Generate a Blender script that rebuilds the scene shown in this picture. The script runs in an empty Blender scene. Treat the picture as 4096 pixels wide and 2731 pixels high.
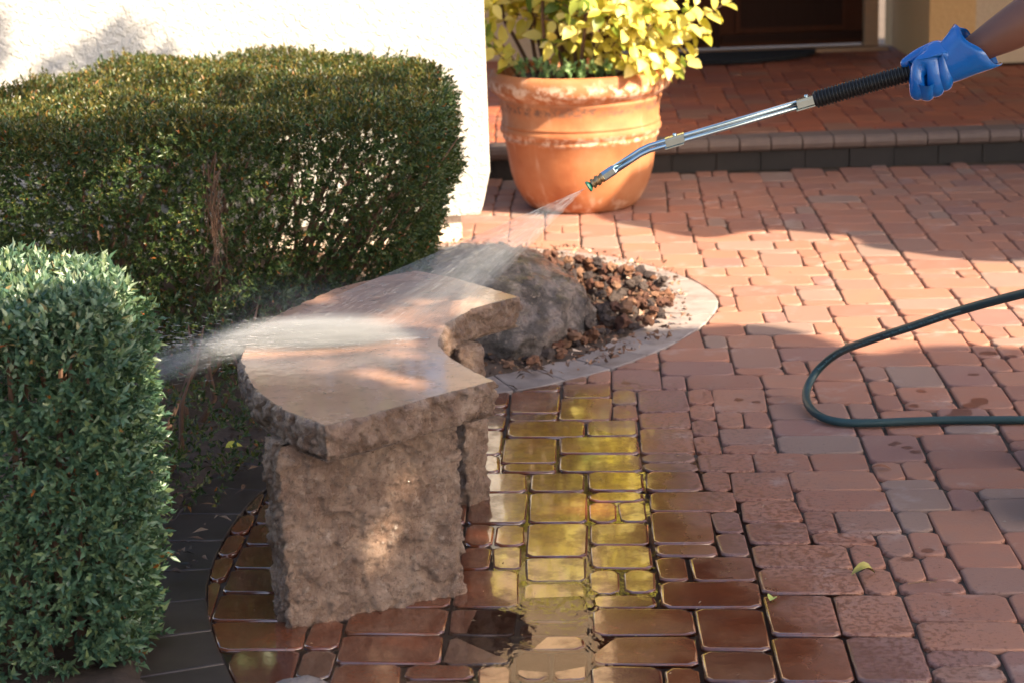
import bpy, bmesh, math, random
import numpy as np
from mathutils import Vector, Matrix, noise as mnoise
from mathutils.geometry import tessellate_polygon
R = math.radians
rng = np.random.default_rng(7)
random.seed(11)
scene = bpy.context.scene
C = scene.collection

# ------------------------------------------------------------------ camera, sky, sun, exposure
cam = bpy.data.cameras.new('camera')
cam.lens = 70; cam.sensor_width = 36; cam.clip_start = 0.05; cam.clip_end = 600
cam.dof.use_dof = True; cam.dof.focus_distance = 4.75; cam.dof.aperture_fstop = 5.0
camo = bpy.data.objects.new('camera', cam); C.objects.link(camo)
_p, _r = R(15), R(2)
_right = Vector((1, 0, 0)); _up = Vector((0, math.sin(_p), math.cos(_p))); _fw = Vector((0, math.cos(_p), -math.sin(_p)))
_r2 = _right * math.cos(_r) - _up * math.sin(_r); _u2 = _up * math.cos(_r) + _right * math.sin(_r)
camo.matrix_world = Matrix(((_r2.x, _u2.x, -_fw.x, 0), (_r2.y, _u2.y, -_fw.y, 0), (_r2.z, _u2.z, -_fw.z, 1.70), (0, 0, 0, 1)))
scene.camera = camo

SUN_EL = R(38); SUN_H = Vector((0.81, -0.585, 0)).normalized()
SUN = (SUN_H * math.cos(SUN_EL) + Vector((0, 0, math.sin(SUN_EL)))).normalized()
world = bpy.data.worlds.new('World'); scene.world = world; world.use_nodes = True
wn = world.node_tree; bg = wn.nodes['Background']
sky = wn.nodes.new('ShaderNodeTexSky'); sky.sky_type = 'NISHITA'; sky.sun_disc = False
sky.sun_elevation = SUN_EL; sky.sun_rotation = math.atan2(SUN_H.x, SUN_H.y)
sky.air_density = 1.0; sky.dust_density = 4.0; sky.ozone_density = 1.0
wn.links.new(sky.outputs[0], bg.inputs[0]); bg.inputs[1].default_value = 0.112
sl = bpy.data.lights.new('sun', 'SUN'); sl.energy = 5.0; sl.angle = R(0.53); sl.color = (1.0, 0.84, 0.61)
so = bpy.data.objects.new('sun', sl); C.objects.link(so)
so.rotation_euler = SUN.to_track_quat('Z', 'Y').to_euler(); so.location = (6, -5, 8)
vs = scene.view_settings
vs.view_transform = 'Standard'; vs.look = 'None'; vs.gamma = 1; vs.use_curve_mapping = False; vs.exposure = 1.66
scene.cycles.use_denoising = True
scene.cycles.max_bounces = 8; scene.cycles.transparent_max_bounces = 24
scene.cycles.volume_step_rate = 1.0; scene.cycles.volume_max_steps = 64

# ------------------------------------------------------------------ node helper
class G:
    def __init__(s, name):
        s.m = bpy.data.materials.new(name); s.m.use_nodes = True; s.t = s.m.node_tree; s.t.nodes.clear()
        s.out = s.t.nodes.new('ShaderNodeOutputMaterial')
    def n(s, typ, ins=None, **props):
        nd = s.t.nodes.new('ShaderNode' + typ)
        for k, v in props.items(): setattr(nd, k, v)
        for k, v in (ins or {}).items():
            sk = nd.inputs[k]
            if isinstance(v, bpy.types.NodeSocket): s.t.links.new(v, sk)
            else:
                if isinstance(v, (tuple, list)) and len(v) == 3 and sk.type == 'RGBA': v = (*v, 1)
                sk.default_value = v
        return nd
    def math(s, op, a, b=0.0, c=0.0, clamp=False):
        return s.n('Math', {0: a, 1: b, 2: c}, operation=op, use_clamp=clamp).outputs[0]
    def step(s, v, a, b):
        nd = s.n('MapRange', {0: v, 1: a, 2: b, 3: 0.0, 4: 1.0}, interpolation_type='SMOOTHSTEP'); return nd.outputs[0]
    def mix(s, f, a, b, blend='MIX'):
        nd = s.n('Mix', {0: f, 6: a, 7: b}, data_type='RGBA', blend_type=blend); return nd.outputs[2]
    def fmix(s, f, a, b):
        return s.n('Mix', {0: f, 2: a, 3: b}, data_type='FLOAT').outputs[0]
    def noise(s, scale, detail=4, rough=.55, vec=None, dist=0.0, col=False):
        ins = {'Scale': scale, 'Detail': detail, 'Roughness': rough, 'Distortion': dist}
        if vec is None: vec = s.pos()
        ins['Vector'] = vec
        return s.n('TexNoise', ins).outputs[1 if col else 0]
    def pos(s):
        if not hasattr(s, '_pos'): s._pos = s.n('NewGeometry')
        return s._pos.outputs['Position']
    def obj(s):
        return s.n('TexCoord').outputs['Object']
    def ramp(s, f, stops, interp='LINEAR'):
        nd = s.n('ValToRGB', {0: f}); cr = nd.color_ramp; cr.interpolation = interp
        while len(cr.elements) < len(stops): cr.elements.new(0.5)
        for e, (p, c) in zip(cr.elements, stops): e.position = p; e.color = (*c, 1)
        return nd.outputs[0]
    def bump(s, h, strength=.5, dist=.01, normal=None):
        ins = {'Strength': strength, 'Distance': dist, 'Height': h}
        if normal is not None: ins['Normal'] = normal
        return s.n('Bump', ins).outputs[0]
    def bsdf(s, **ins):
        d = {k.replace('_', ' '): v for k, v in ins.items()}
        b = s.n('BsdfPrincipled', d); s.t.links.new(b.outputs[0], s.out.inputs[0]); return b
    def rnd(s, island=False):
        return s.n('NewGeometry').outputs['Random Per Island'] if island else s.n('ObjectInfo').outputs['Random']
    def surf(s, sh): s.t.links.new(sh, s.out.inputs[0])

def simple(name, col, rough=.6, metal=0., var=.15, scale=30, bump=0., bscale=200):
    g = G(name); nz = g.noise(scale, vec=g.obj())
    c = g.mix(nz, tuple(x * (1 - var) for x in col), tuple(min(1, x * (1 + var)) for x in col))
    ins = dict(Base_Color=c, Roughness=rough, Metallic=metal)
    if bump: ins['Normal'] = g.bump(g.noise(bscale, vec=g.obj()), bump, .004)
    g.bsdf(**ins); return g.m

SPLASH = [(1.345, 5.50, .030, .8), (1.31, 5.46, .028, .9), (1.27, 5.40, .034, .8), (1.235, 5.37, .020, 1), (1.49, 6.0, .030, 1.1), (1.55, 5.96, .022, 1.2), (1.39, 5.77, .017, 1.1), (1.20, 5.62, .016, 1), (1.15, 5.48, .018, .9), (1.05, 5.65, .014, 1), (1.035, 5.14, .014, 1), (1.055, 5.10, .016, 1), (1.02, 5.13, .012, 1), (1.07, 5.06, .018, 1.1), (1.09, 5.12, .010, 1), (.66, 5.60, .018, .9), (.71, 5.57, .015, 1)]
def wet_mask(g):
    """0 dry .. 1 soaked, from where the paving stands"""
    sx = g.n('SeparateXYZ', {0: g.pos()})
    x, y = sx.outputs[0], sx.outputs[1]
    s = g.math('SUBTRACT', 0.78, x)
    s = g.math('ADD', s, g.math('MULTIPLY', g.math('SUBTRACT', 4.5, y), .20))
    s = g.math('SUBTRACT', s, g.math('MULTIPLY', g.math('MAXIMUM', g.math('SUBTRACT', y, 5.75), 0.0), 1.3))
    nz = g.noise(3.2, 5, .6)
    s = g.math('ADD', s, g.math('MULTIPLY', g.math('SUBTRACT', nz, .5), .55))
    wet = g.step(s, .12, .40)
    # damp speckle where spray drops landed
    fine = g.noise(75, 3, .6)
    gate = g.step(s, -.55, .25)
    thr = g.math('SUBTRACT', .74, g.math('MULTIPLY', gate, .25))
    spk = g.math('MULTIPLY', g.step(g.math('SUBTRACT', fine, thr), 0., .035), gate)
    # bigger drips
    vor = g.n('TexVoronoi', {'Vector': g.pos(), 'Scale': 9.0, 'Randomness': 1.0}).outputs['Distance']
    low = g.noise(1.3, 2, .5)
    drip = g.math('MULTIPLY', g.step(g.math('ADD', vor, g.math('MULTIPLY', g.noise(22, 2), .16)), .25, .21), g.step(low, .50, .56))
    drip = g.math('MULTIPLY', drip, g.step(y, 6.2, 5.9))
    ps = g.n('VectorMath', {0: g.pos(), 1: g.n('VectorMath', {0: g.noise(34, 2, .6, col=True), 3: .022}, operation='SCALE').outputs[0]}, operation='ADD').outputs[0]
    for (cx, cy, r, ky) in SPLASH:
        mp = g.n('Mapping', {0: ps, 1: (-cx - .011, -cy * ky - .011 * ky, 0), 3: (1, ky, 0)}).outputs[0]
        dd = g.n('VectorMath', {0: mp}, operation='LENGTH').outputs['Value']
        drip = g.math('MAXIMUM', drip, g.step(dd, r, r * .82))
    w2 = g.math('MAXIMUM', spk, drip)
    return g.math('MAXIMUM', wet, g.math('MULTIPLY', w2, .8)), wet

def paver_mat(name, island, patio=False):
    g = G(name); r = g.rnd(island)
    base = g.ramp(r, [(0, (.32, .112, .058)), (.18, (.36, .142, .078)), (.36, (.265, .094, .056)), (.52, (.35, .125, .066)), (.62, (.27, .125, .085)), (.74, (.33, .120, .068)), (.82, (.24, .098, .076)), (.90, (.255, .158, .120))], 'CONSTANT')
    blot = g.noise(9, 5, .65)
    base = g.mix(g.step(blot, .38, .70), base, g.mix(.45, base, (.24, .13, .10)))
    grain = g.noise(420, 3, .7)
    base = g.mix(g.step(grain, .55, .75), base, g.mix(.35, base, (.52, .36, .28)))
    base = g.mix(g.step(g.noise(160, 2, .6), .66, .74), base, g.mix(.6, base, (.10, .07, .06)))
    if patio:
        base = g.mix(1.0, base, (1.0, .72, .56), 'MULTIPLY'); rough = g.fmix(blot, .55, .75); col = base
        nrm = g.bump(grain, .25, .002)
        g.bsdf(Base_Color=col, Roughness=rough, Normal=nrm); return g.m
    w, soaked = wet_mask(g)
    lime = g.math('MULTIPLY', g.step(g.noise(5, 4, .7), .55, .7), .35)
    dry = g.mix(lime, g.mix(.22, base, (.34, .25, .22)), (.44, .36, .33))
    wetc = g.mix(1.0, base, (.46, .36, .30), 'MULTIPLY')
    col = g.mix(w, dry, wetc)
    rough = g.fmix(w, g.fmix(grain, .55, .8), g.fmix(soaked, .34, g.fmix(g.step(g.noise(6, 3), .40, .62), .10, .24)))
    bs = g.fmix(soaked, .35, .06)
    nrm = g.bump(g.math('ADD', g.math('MULTIPLY', grain, .5), g.noise(110, 3, .6)), bs, .003)
    g.bsdf(Base_Color=col, Roughness=rough, Normal=nrm, Coat_Weight=g.math('MULTIPLY', soaked, g.fmix(g.step(g.noise(11, 4, .65), .38, .56), .35, 1.0)), Coat_Roughness=.05, Coat_IOR=1.85, Coat_Normal=g.bump(g.noise(16, 3, .5), .05, .004))
    return g.m

def stone_mat(name, cols, wet=False, top=False, scale=14):
    g = G(name); v = g.pos()
    a = g.noise(scale, 7, .65, v); b = g.noise(scale * 7, 5, .7, v)
    col = g.ramp(a, [(.28, cols[0]), (.46, cols[1]), (.60, cols[2]), (.75, cols[3])])
    col = g.mix(g.step(b, .53, .66), col, g.mix(.55 if wet else .4, col, (.06, .04, .033)))
    if wet: col = g.mix(g.step(g.noise(scale * 3.2, 4, .7, v), .57, .68), col, g.mix(.5, col, (.55, .42, .34)))
    fine = g.noise(500, 3, .7, v)
    col = g.mix(g.step(fine, .56, .72), col, g.mix(.4, col, (.60, .45, .36)))
    if top:
        nrm = g.bump(g.noise(30, 3, .5, v), .10, .004)
        rough = g.fmix(g.step(g.noise(7, 4, .6, v), .42, .6), .16, .34)
        g.bsdf(Base_Color=col, Roughness=rough, Normal=nrm, Coat_Weight=.6, Coat_Roughness=.05, Coat_Normal=g.bump(g.noise(22, 3, .5, v, .4), .09, .004))
    else:
        nrm = g.bump(g.math('ADD', g.math('MULTIPLY', g.noise(60, 6, .7, v, .6), 1.6), g.math('MULTIPLY', fine, .5)), 1., .010)
        rough = g.fmix(g.step(g.noise(20, 4, .6, v), .40, .62), .12, .55) if wet else .8
        g.bsdf(Base_Color=col, Roughness=rough, Normal=nrm, Coat_Weight=.5 if wet else 0., Coat_Roughness=.10, Coat_Normal=nrm)
    return g.m

def leaf_mat(name, stops, trans=.3, rough=.38, ttint=(1.0, 1.15, .45)):
    g = G(name)
    col = g.ramp(g.rnd(True), stops, 'LINEAR')
    p = g.n('BsdfPrincipled', {'Base Color': col, 'Roughness': rough, 'Specular IOR Level': .5})
    t = g.n('BsdfTranslucent', {'Color': g.mix(1.0, col, ttint, 'MULTIPLY')})
    ms = g.n('MixShader', {0: trans, 1: p.outputs[0], 2: t.outputs[0]}); g.surf(ms.outputs[0]); return g.m

M = {}
M['paver'] = paver_mat('paver_clay', False); M['paver_far'] = paver_mat('paver_clay_joined', True); M['patio_paver'] = paver_mat('paver_patio', False, True); M['patio_far'] = paver_mat('paver_patio_joined', True, True)
M['sand'] = simple('joint_sand', (.075, .055, .042), .85, var=.4, scale=60, bump=.4)
M['bench_side'] = stone_mat('split_sandstone', [(.15, .085, .060), (.28, .175, .125), (.40, .27, .20), (.52, .38, .29)], wet=True)
M['bench_top'] = stone_mat('wet_sandstone_top', [(.35, .180, .122), (.42, .235, .165), (.46, .265, .188), (.50, .30, .22)], top=True, scale=5)
M['boulder'] = stone_mat('boulder_stone', [(.012, .011, .011), (.085, .068, .062), (.30, .24, .22), (.17, .080, .050)], wet=True, scale=13)
M['rock_dry'] = stone_mat('pale_rock', [(.20, .15, .13), (.36, .29, .26), (.45, .37, .33), (.5, .42, .38)], scale=16)

def lava_mat():
    g = G('lava_rock'); col = g.ramp(g.rnd(), [(0, (.05, .032, .03)), (.25, (.15, .062, .038)), (.45, (.24, .105, .055)), (.62, (.09, .062, .052)), (.8, (.30, .155, .09)), (.93, (.16, .06, .035)), (1, (.45, .36, .32))], 'CONSTANT')
    col = g.mix(g.noise(120, 4, .7, g.obj()), g.mix(.5, col, (.02, .015, .015)), col)
    g.bsdf(Base_Color=col, Roughness=.9, Normal=g.bump(g.noise(200, 3, .7, g.obj()), .8, .004)); return g.m
M['lava'] = lava_mat()

def border_mat():
    g = G('border_concrete'); r = g.rnd(); v = g.pos()
    c = g.mix(r, (.26, .215, .20), (.33, .275, .255)); c = g.mix(g.step(g.noise(12, 5, .65), .4, .7), c, (.22, .17, .155))
    c = g.mix(g.step(g.noise(300, 3, .7), .6, .75), c, (.45, .4, .37))
    sx = g.n('SeparateXYZ', {0: v}); y = sx.outputs[1]
    w = g.step(g.math('ADD', y, g.math('MULTIPLY', g.noise(5, 4), .5)), 6.25, 5.85)
    soak = g.step(y, 5.6, 5.0); wc = g.mix(1.0, c, g.mix(soak, (.42, .40, .40), (.17, .15, .145)), 'MULTIPLY')
    g.bsdf(Base_Color=g.mix(w, c, wc), Roughness=g.fmix(w, .75, g.fmix(g.noise(9, 4, .6), .22, .5)), Normal=g.bump(g.noise(350, 3, .7), g.fmix(w, .3, .1), .002)); return g.m
M['border'] = border_mat()
M['curb'] = simple('curb_concrete', (.15, .105, .088), .7, var=.25, scale=20, bump=.3)
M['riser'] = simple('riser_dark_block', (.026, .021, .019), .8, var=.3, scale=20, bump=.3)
M['soil'] = simple('bark_soil', (.055, .035, .026), .8, var=.6, scale=25, bump=1., bscale=60)
M['ground'] = simple('earth', (.12, .085, .06), .9, var=.3, scale=3)

def stucco(name, col, stain=.0, bs=.6):
    g = G(name); v = g.pos(); nz = g.noise(1.6, 4, .6, v)
    c = g.mix(g.step(nz, .35, .75), col, tuple(x * .93 for x in col))
    h = g.math('ADD', g.noise(95, 4, .6, v), g.math('MULTIPLY', g.step(g.noise(38, 3, .55, v), .45, .6), .8))
    c = g.mix(g.step(g.noise(60, 3, .6, v), .62, .74), c, tuple(x * y for x, y in zip(col, (.88, .78, .66))))
    g.bsdf(Base_Color=c, Roughness=.85, Normal=g.bump(h, bs, .006)); return g.m
M['white_stucco'] = stucco('white_stucco', (.50, .475, .445), bs=.75)
M['beige_stucco'] = stucco('beige_stucco', (.56, .40, .26), bs=.35)
M['bounce_tint_stucco'] = stucco('bounce_tint_stucco', (.62, .36, .15), bs=.3)  # side wall stucco with orange bounce light put into its colour
M['plinth'] = stucco('plinth_stucco', (.66, .55, .46))

def terracotta():
    g = G('terracotta'); o = g.obj(); sx = g.n('SeparateXYZ', {0: o}); z = sx.outputs[2]
    big = g.noise(6, 4, .6, o)
    c = g.ramp(big, [(.3, (.34, .105, .038)), (.5, (.43, .155, .060)), (.7, (.47, .20, .092))])
    # lime bloom in streaks and along the rim and the ribs
    st = g.n('Mapping', {0: o, 3: (14, 14, 1.6)}).outputs[0]
    streak = g.step(g.noise(1, 4, .6, st), .56, .74)
    def band(a, w): return g.step(g.math('ABSOLUTE', g.math('SUBTRACT', z, a)), w, w * .25)
    rimb = g.math('MULTIPLY', g.math('MAXIMUM', band(.53, .055), g.math('MULTIPLY', band(.325, .03), .8)), g.step(g.noise(26, 4, .7, o), .44, .6))
    bloom = g.math('MAXIMUM', g.math('MULTIPLY', streak, .38), g.math('MULTIPLY', rimb, .85))
    bloom = g.math('MAXIMUM', bloom, g.math('MULTIPLY', g.step(z, .12, .02), g.math('MULTIPLY', g.step(g.noise(18, 4), .5, .65), .5)))
    c = g.mix(bloom, c, (.74, .55, .42))
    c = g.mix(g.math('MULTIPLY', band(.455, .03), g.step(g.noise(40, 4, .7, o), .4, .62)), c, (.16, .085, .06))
    g.bsdf(Base_Color=c, Roughness=.75, Normal=g.bump(g.noise(80, 4, .6, o), .25, .004)); return g.m
M['terracotta'] = terracotta()
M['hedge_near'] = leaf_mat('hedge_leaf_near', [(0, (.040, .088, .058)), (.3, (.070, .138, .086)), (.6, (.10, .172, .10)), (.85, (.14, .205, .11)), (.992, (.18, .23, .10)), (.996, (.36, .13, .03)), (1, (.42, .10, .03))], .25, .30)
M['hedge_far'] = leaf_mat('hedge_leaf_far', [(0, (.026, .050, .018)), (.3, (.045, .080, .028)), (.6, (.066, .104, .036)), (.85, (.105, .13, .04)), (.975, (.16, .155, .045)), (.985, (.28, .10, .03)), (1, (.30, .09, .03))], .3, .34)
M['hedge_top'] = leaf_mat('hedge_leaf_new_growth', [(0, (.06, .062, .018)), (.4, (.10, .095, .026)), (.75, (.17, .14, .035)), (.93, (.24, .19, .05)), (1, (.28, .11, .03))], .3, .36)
M['hedge_pale_highlight'] = leaf_mat('hedge_leaf_highlight', [(0, (.18, .27, .20)), (.5, (.30, .40, .28)), (.93, (.42, .48, .34)), (1, (.40, .26, .12))], .25, .28)  # near hedge top: pale sunlit highlights put into the leaf colour
M['gold_leaf'] = leaf_mat('golden_leaf', [(0, (.50, .46, .07)), (.4, (.68, .60, .13)), (.75, (.80, .70, .22)), (1, (.86, .78, .36))], .42, .42, (1.1, 1.1, .4))
M['green_leaf'] = leaf_mat('lime_leaf', [(0, (.13, .22, .03)), (.6, (.22, .30, .05)), (1, (.35, .40, .08))], .4, .42)
M['succulent'] = leaf_mat('pale_succulent', [(0, (.16, .30, .12)), (1, (.38, .52, .26))], .25, .5)
M['canopy'] = leaf_mat('tree_leaf', [(0, (.04, .08, .02)), (1, (.08, .13, .04))], .06)
M['twig'] = simple('dry_twig', (.24, .13, .08), .8, var=.4)
M['stem'] = simple('brown_stem', (.13, .07, .045), .8, var=.4)
M['bark'] = simple('bark', (.11, .065, .045), .85, var=.4, bump=.8, bscale=80)
def door_wood(name, col):
    g = G(name); mp = g.n('Mapping', {0: g.obj(), 3: (18, 18, 1.2)}).outputs[0]; c = g.mix(g.noise(2, 4, .6, mp), tuple(x * .55 for x in col), col)
    g.bsdf(Base_Color=c, Roughness=.6, Specular_IOR_Level=.12); return g.m
M['wood'] = door_wood('dark_door_wood', (.10, .030, .012))
M['wood_dark'] = door_wood('darker_door_wood', (.045, .016, .008))  # darker door wood for panels, strips and trim
M['frame'] = simple('door_frame_paint', (.48, .27, .14), .7)
M['mat_fibre'] = simple('black_mat', (.012, .012, .013), .95, bump=1., bscale=400)
M['brass_dark'] = simple('dark_brass', (.30, .20, .11), .35, 1.)
M['roof'] = simple('roof_clay', (.35, .16, .09), .8)
def canvas():
    g = G('shade_sheet_canvas'); c = g.mix(g.noise(60, 3, .6), (.62, .48, .36), (.70, .55, .42))  # warm translucent cloth of the added sheet, tints the fill below
    d = g.n('BsdfDiffuse', {'Color': c}); t = g.n('BsdfTranslucent', {'Color': c}); g.surf(g.n('MixShader', {0: .35, 1: d.outputs[0], 2: t.outputs[0]}).outputs[0]); return g.m
M['canvas'] = canvas()
M['metal_paint'] = simple('painted_steel', (.08, .08, .085), .5)

def link(o, parent=None):
    C.objects.link(o)
    if parent is not None: o.parent = parent
    return o
def tag(o, label=None, cat=None, group=None, kind=None):
    for k, v in (('label', label), ('category', cat), ('group', group), ('kind', kind)):
        if v: o[k] = v
    return o
def empty(name, loc=(0, 0, 0), label=None, cat=None, group=None, kind=None):
    o = bpy.data.objects.new(name, None); o.location = loc; o.empty_display_size = .05
    link(o); return tag(o, label, cat, group, kind)
def mesh(name, V, F, mat=None, smooth=False):
    me = bpy.data.meshes.new(name); me.from_pydata([tuple(v) for v in V], [], [tuple(f) for f in F])
    if mat: me.materials.append(mat)
    if smooth: me.polygons.foreach_set('use_smooth', [True] * len(me.polygons))
    me.update(); return me
def mesh_np(name, V, F, mat=None, smooth=False, midx=None, mats=None):
    """V (n,3), F (m,k) all faces the same size"""
    me = bpy.data.meshes.new(name); k = F.shape[1]
    me.vertices.add(len(V)); me.vertices.foreach_set('co', np.ascontiguousarray(V, dtype=np.float32).ravel())
    me.loops.add(F.size); me.loops.foreach_set('vertex_index', np.ascontiguousarray(F, dtype=np.int32).ravel())
    me.polygons.add(len(F)); me.polygons.foreach_set('loop_start', np.arange(0, F.size, k, dtype=np.int32))
    if mats:
        for m in mats: me.materials.append(m)
        me.polygons.foreach_set('material_index', np.asarray(midx, dtype=np.int32))
    elif mat: me.materials.append(mat)
    if smooth: me.polygons.foreach_set('use_smooth', np.ones(len(F), dtype=bool))
    me.update(calc_edges=True); me.validate(); return me
def add(name, me, parent=None, loc=(0, 0, 0)):
    o = bpy.data.objects.new(name, me); o.location = loc; return link(o, parent)

class MB:
    def __init__(s): s.V = []; s.F = []
    def addm(s, V, F):
        n = len(s.V); s.V += [Vector(v) for v in V]; s.F += [tuple(i + n for i in f) for f in F]; return s
    def box(s, c, d, mat=None):
        c = Vector(c); x, y, z = (k / 2 for k in d)
        V = [Vector((i, j, k)) for i in (-x, x) for j in (-y, y) for k in (-z, z)]
        if mat is not None: V = [mat @ v for v in V]
        V = [c + v for v in V]
        return s.addm(V, [(0, 1, 3, 2), (4, 6, 7, 5), (0, 4, 5, 1), (2, 3, 7, 6), (0, 2, 6, 4), (1, 5, 7, 3)])
    def tube(s, pts, rad, n=8, cap=True):
        pts = [Vector(p) for p in pts]; m = len(pts); rr = rad if hasattr(rad, '__len__') else [rad] * m
        V = []; F = []; ref = None
        for i, p in enumerate(pts):
            t = (pts[min(i + 1, m - 1)] - pts[max(i - 1, 0)]).normalized()
            if ref is None: ref = Vector((0, 0, 1)) if abs(t.z) < .9 else Vector((1, 0, 0))
            a = (ref - t * ref.dot(t)).normalized(); ref = a; b = t.cross(a)
            V += [p + (a * math.cos(2 * math.pi * k / n) + b * math.sin(2 * math.pi * k / n)) * rr[i] for k in range(n)]
        for i in range(m - 1):
            for k in range(n): F.append((i * n + k, i * n + (k + 1) % n, (i + 1) * n + (k + 1) % n, (i + 1) * n + k))
        if cap: F += [tuple(range(n))[::-1], tuple(range((m - 1) * n, m * n))]
        return s.addm(V, F)
    def lathe(s, prof, n=48, origin=(0, 0, 0), axis=None):
        q = Vector((0, 0, 1)).rotation_difference(Vector(axis)).to_matrix() if axis is not None else Matrix.Identity(3)
        o = Vector(origin); V = []; F = []
        for r, z in prof: V += [o + q @ Vector((r * math.cos(2 * math.pi * k / n), r * math.sin(2 * math.pi * k / n), z)) for k in range(n)]
        for i in range(len(prof) - 1):
            for k in range(n): F.append((i * n + k, i * n + (k + 1) % n, (i + 1) * n + (k + 1) % n, (i + 1) * n + k))
        return s.addm(V, F)
    def build(s, name, mat, parent=None, smooth=False, loc=(0, 0, 0), kind=None):
        o = add(name, mesh(name, s.V, s.F, mat, smooth), parent, loc)
        if kind: o['kind'] = kind
        return o
def auto_smooth(o, ang=40):
    me = o.data; me.polygons.foreach_set('use_smooth', [True] * len(me.polygons))
    bm = bmesh.new(); bm.from_mesh(me); bm.normal_update()
    for e in bm.edges:
        if len(e.link_faces) == 2 and e.calc_face_angle(0) > R(ang): e.smooth = False
    bm.to_mesh(me); bm.free(); return o
def catmull(P, n=8):
    P = [Vector(p) for p in P]; Q = [P[0] * 2 - P[1]] + P + [P[-1] * 2 - P[-2]]; out = []
    for i in range(1, len(Q) - 2):
        a, b, c, d = Q[i - 1:i + 3]
        for k in range(n):
            t = k / n; out.append(.5 * ((2 * b) + (c - a) * t + (2 * a - 5 * b + 4 * c - d) * t * t + (3 * b - a - 3 * c + d) * t ** 3))
    return out + [P[-1]]
def inside(p, poly):
    x, y = p[0], p[1]; c = False; j = len(poly) - 1
    for i in range(len(poly)):
        xi, yi = poly[i][0], poly[i][1]; xj, yj = poly[j][0], poly[j][1]
        if (yi > y) != (yj > y) and x < (xj - xi) * (y - yi) / (yj - yi) + xi: c = not c
        j = i
    return c
def fbm(p, s, o=4): return mnoise.fractal(Vector(p) * s, 1.0, 2.0, o)

# ------------------------------------------------------------------ ground
g_ = MB(); g_.addm([(-250, -250, -.09), (250, -250, -.09), (250, 250, -.09), (-250, 250, -.09)], [(0, 1, 2, 3)])
tag(g_.build('ground', M['ground']), kind='structure')

# curve where the paving meets the border of the planting bed
EDGE = catmull([(-.35, 3.15, 0), (-.49, 3.48, 0), (-.587, 3.739, 0), (-.649, 3.936, 0), (-.697, 4.131, 0), (-.72, 4.315, 0), (-.717, 4.6, 0), (-.667, 4.917, 0), (-.55, 5.22, 0), (-.35, 5.52, 0), (-.066, 5.741, 0), (.053, 5.796, 0), (.161, 5.868, 0), (.273, 5.952, 0), (.374, 6.05, 0), (.513, 6.232, 0), (.634, 6.451, 0), (.709, 6.668, 0), (.731, 6.80, 0), (.721, 6.922, 0), (.685, 7.09, 0), (.618, 7.25, 0), (.546, 7.375, 0), (.391, 7.565, 0), (.159, 7.74, 0), (-.12, 7.86, 0), (-.297, 7.916, 0), (-.7, 7.93, 0)], 10)
BED = [(p.x, p.y) for p in EDGE] + [(-4.5, 7.93), (-4.5, 3.15)]
# paving base: sand sheet seen in the joints
sheet = MB(); sheet.addm([(-2.2, 2.2, -.0115), (5, 2.2, -.0115), (5, 9.45, -.0115), (-2.2, 9.45, -.0115)], [(0, 1, 2, 3)])
pavement = tag(sheet.build('pavement', M['sand']), kind='structure')

def depth(x, y):   # shallow dip that holds the puddle
    return .0044 * math.exp(-(((x - .02) / .20) ** 2 + ((y - 3.95) / .42) ** 2)) + .0022 * math.exp(-(((x - .15) / .45) ** 2 + ((y - 4.2) / .8) ** 2))

def round_poly(P, rad, jit=0.):
    out = []; n = len(P)
    for i in range(n):
        a, b, c = P[i - 1], P[i], P[(i + 1) % n]
        u = (a - b); v = (c - b); lu, lv = u.length, v.length
        ru, rv = min(rad, lu * .4), min(rad, lv * .4)
        j = lambda: Vector((random.uniform(-jit, jit), random.uniform(-jit, jit)))
        out.append(b + u / lu * ru + j()); out.append(b + v / lv * rv + j())
    return out
def paver_geo(P, rad=.012, jit=.0012, ch=.0043, base=-.05, dome=.0):
    """P: convex polygon (2-D, counter-clockwise) -> vertices and faces of a tumbled paver, top at z = 0"""
    Q = round_poly(P, rad, jit); n = len(Q); c = sum(Q, Vector((0, 0))) / n
    V = []; F = []
    def ring(inset, z):
        for q in Q:
            d = q - c; l = d.length; V.append((*(c + d * (1 - inset / max(l, .01))), z))
    ring(.0, base); ring(0, -ch * 1.15); ring(ch * .35, -ch * .35); ring(ch * 1.4, -.0004); ring(ch * 2.3, 0)
    for r in range(4):
        for k in range(n): F.append((r * n + k, r * n + (k + 1) % n, (r + 1) * n + (k + 1) % n, (r + 1) * n + k))
    V.append((c.x, c.y, dome)); ci = len(V) - 1
    for k in range(n): F.append((4 * n + k, 4 * n + (k + 1) % n, ci))
    return V, F
def flat_tops(me):
    for p in me.polygons:
        if len(p.vertices) == 3: p.use_smooth = False
    return me
def clip(P, p0, nrm):
    out = []; n = len(P)
    for i in range(n):
        a, b = P[i], P[(i + 1) % n]; da, db = (a - p0).dot(nrm), (b - p0).dot(nrm)
        if da >= 0: out.append(a)
        if da * db < 0: out.append(a + (b - a) * (da / (da - db)))
    return out
def tile(nx, ny, seed):
    """fills a grid of 3-inch cells with thin, small, square and oblong pavers"""
    rd = random.Random(seed); occ = np.zeros((nx, ny), bool); res = []
    kinds = [((2, 2), 26), ((3, 2), 24), ((2, 3), 20), ((1, 2), 15), ((2, 1), 15)]
    for j in range(ny):
        for i in range(nx):
            if occ[i, j]: continue
            fit = []
            for (w, h), wt in kinds:
                if i + w <= nx and j + h <= ny and not occ[i:i + w, j:j + h].any(): fit.append(((w, h), wt))
            if not fit: occ[i, j] = True; continue
            w, h = rd.choices([f[0] for f in fit], [f[1] for f in fit])[0]
            occ[i:i + w, j:j + h] = True; res.append((i, j, w, h))
    return res
CELL = .0762
AX = Vector((math.cos(R(-4.6)), math.sin(R(-4.6)))); AY = Vector((math.sin(R(2.2)), math.cos(R(2.2))))
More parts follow.
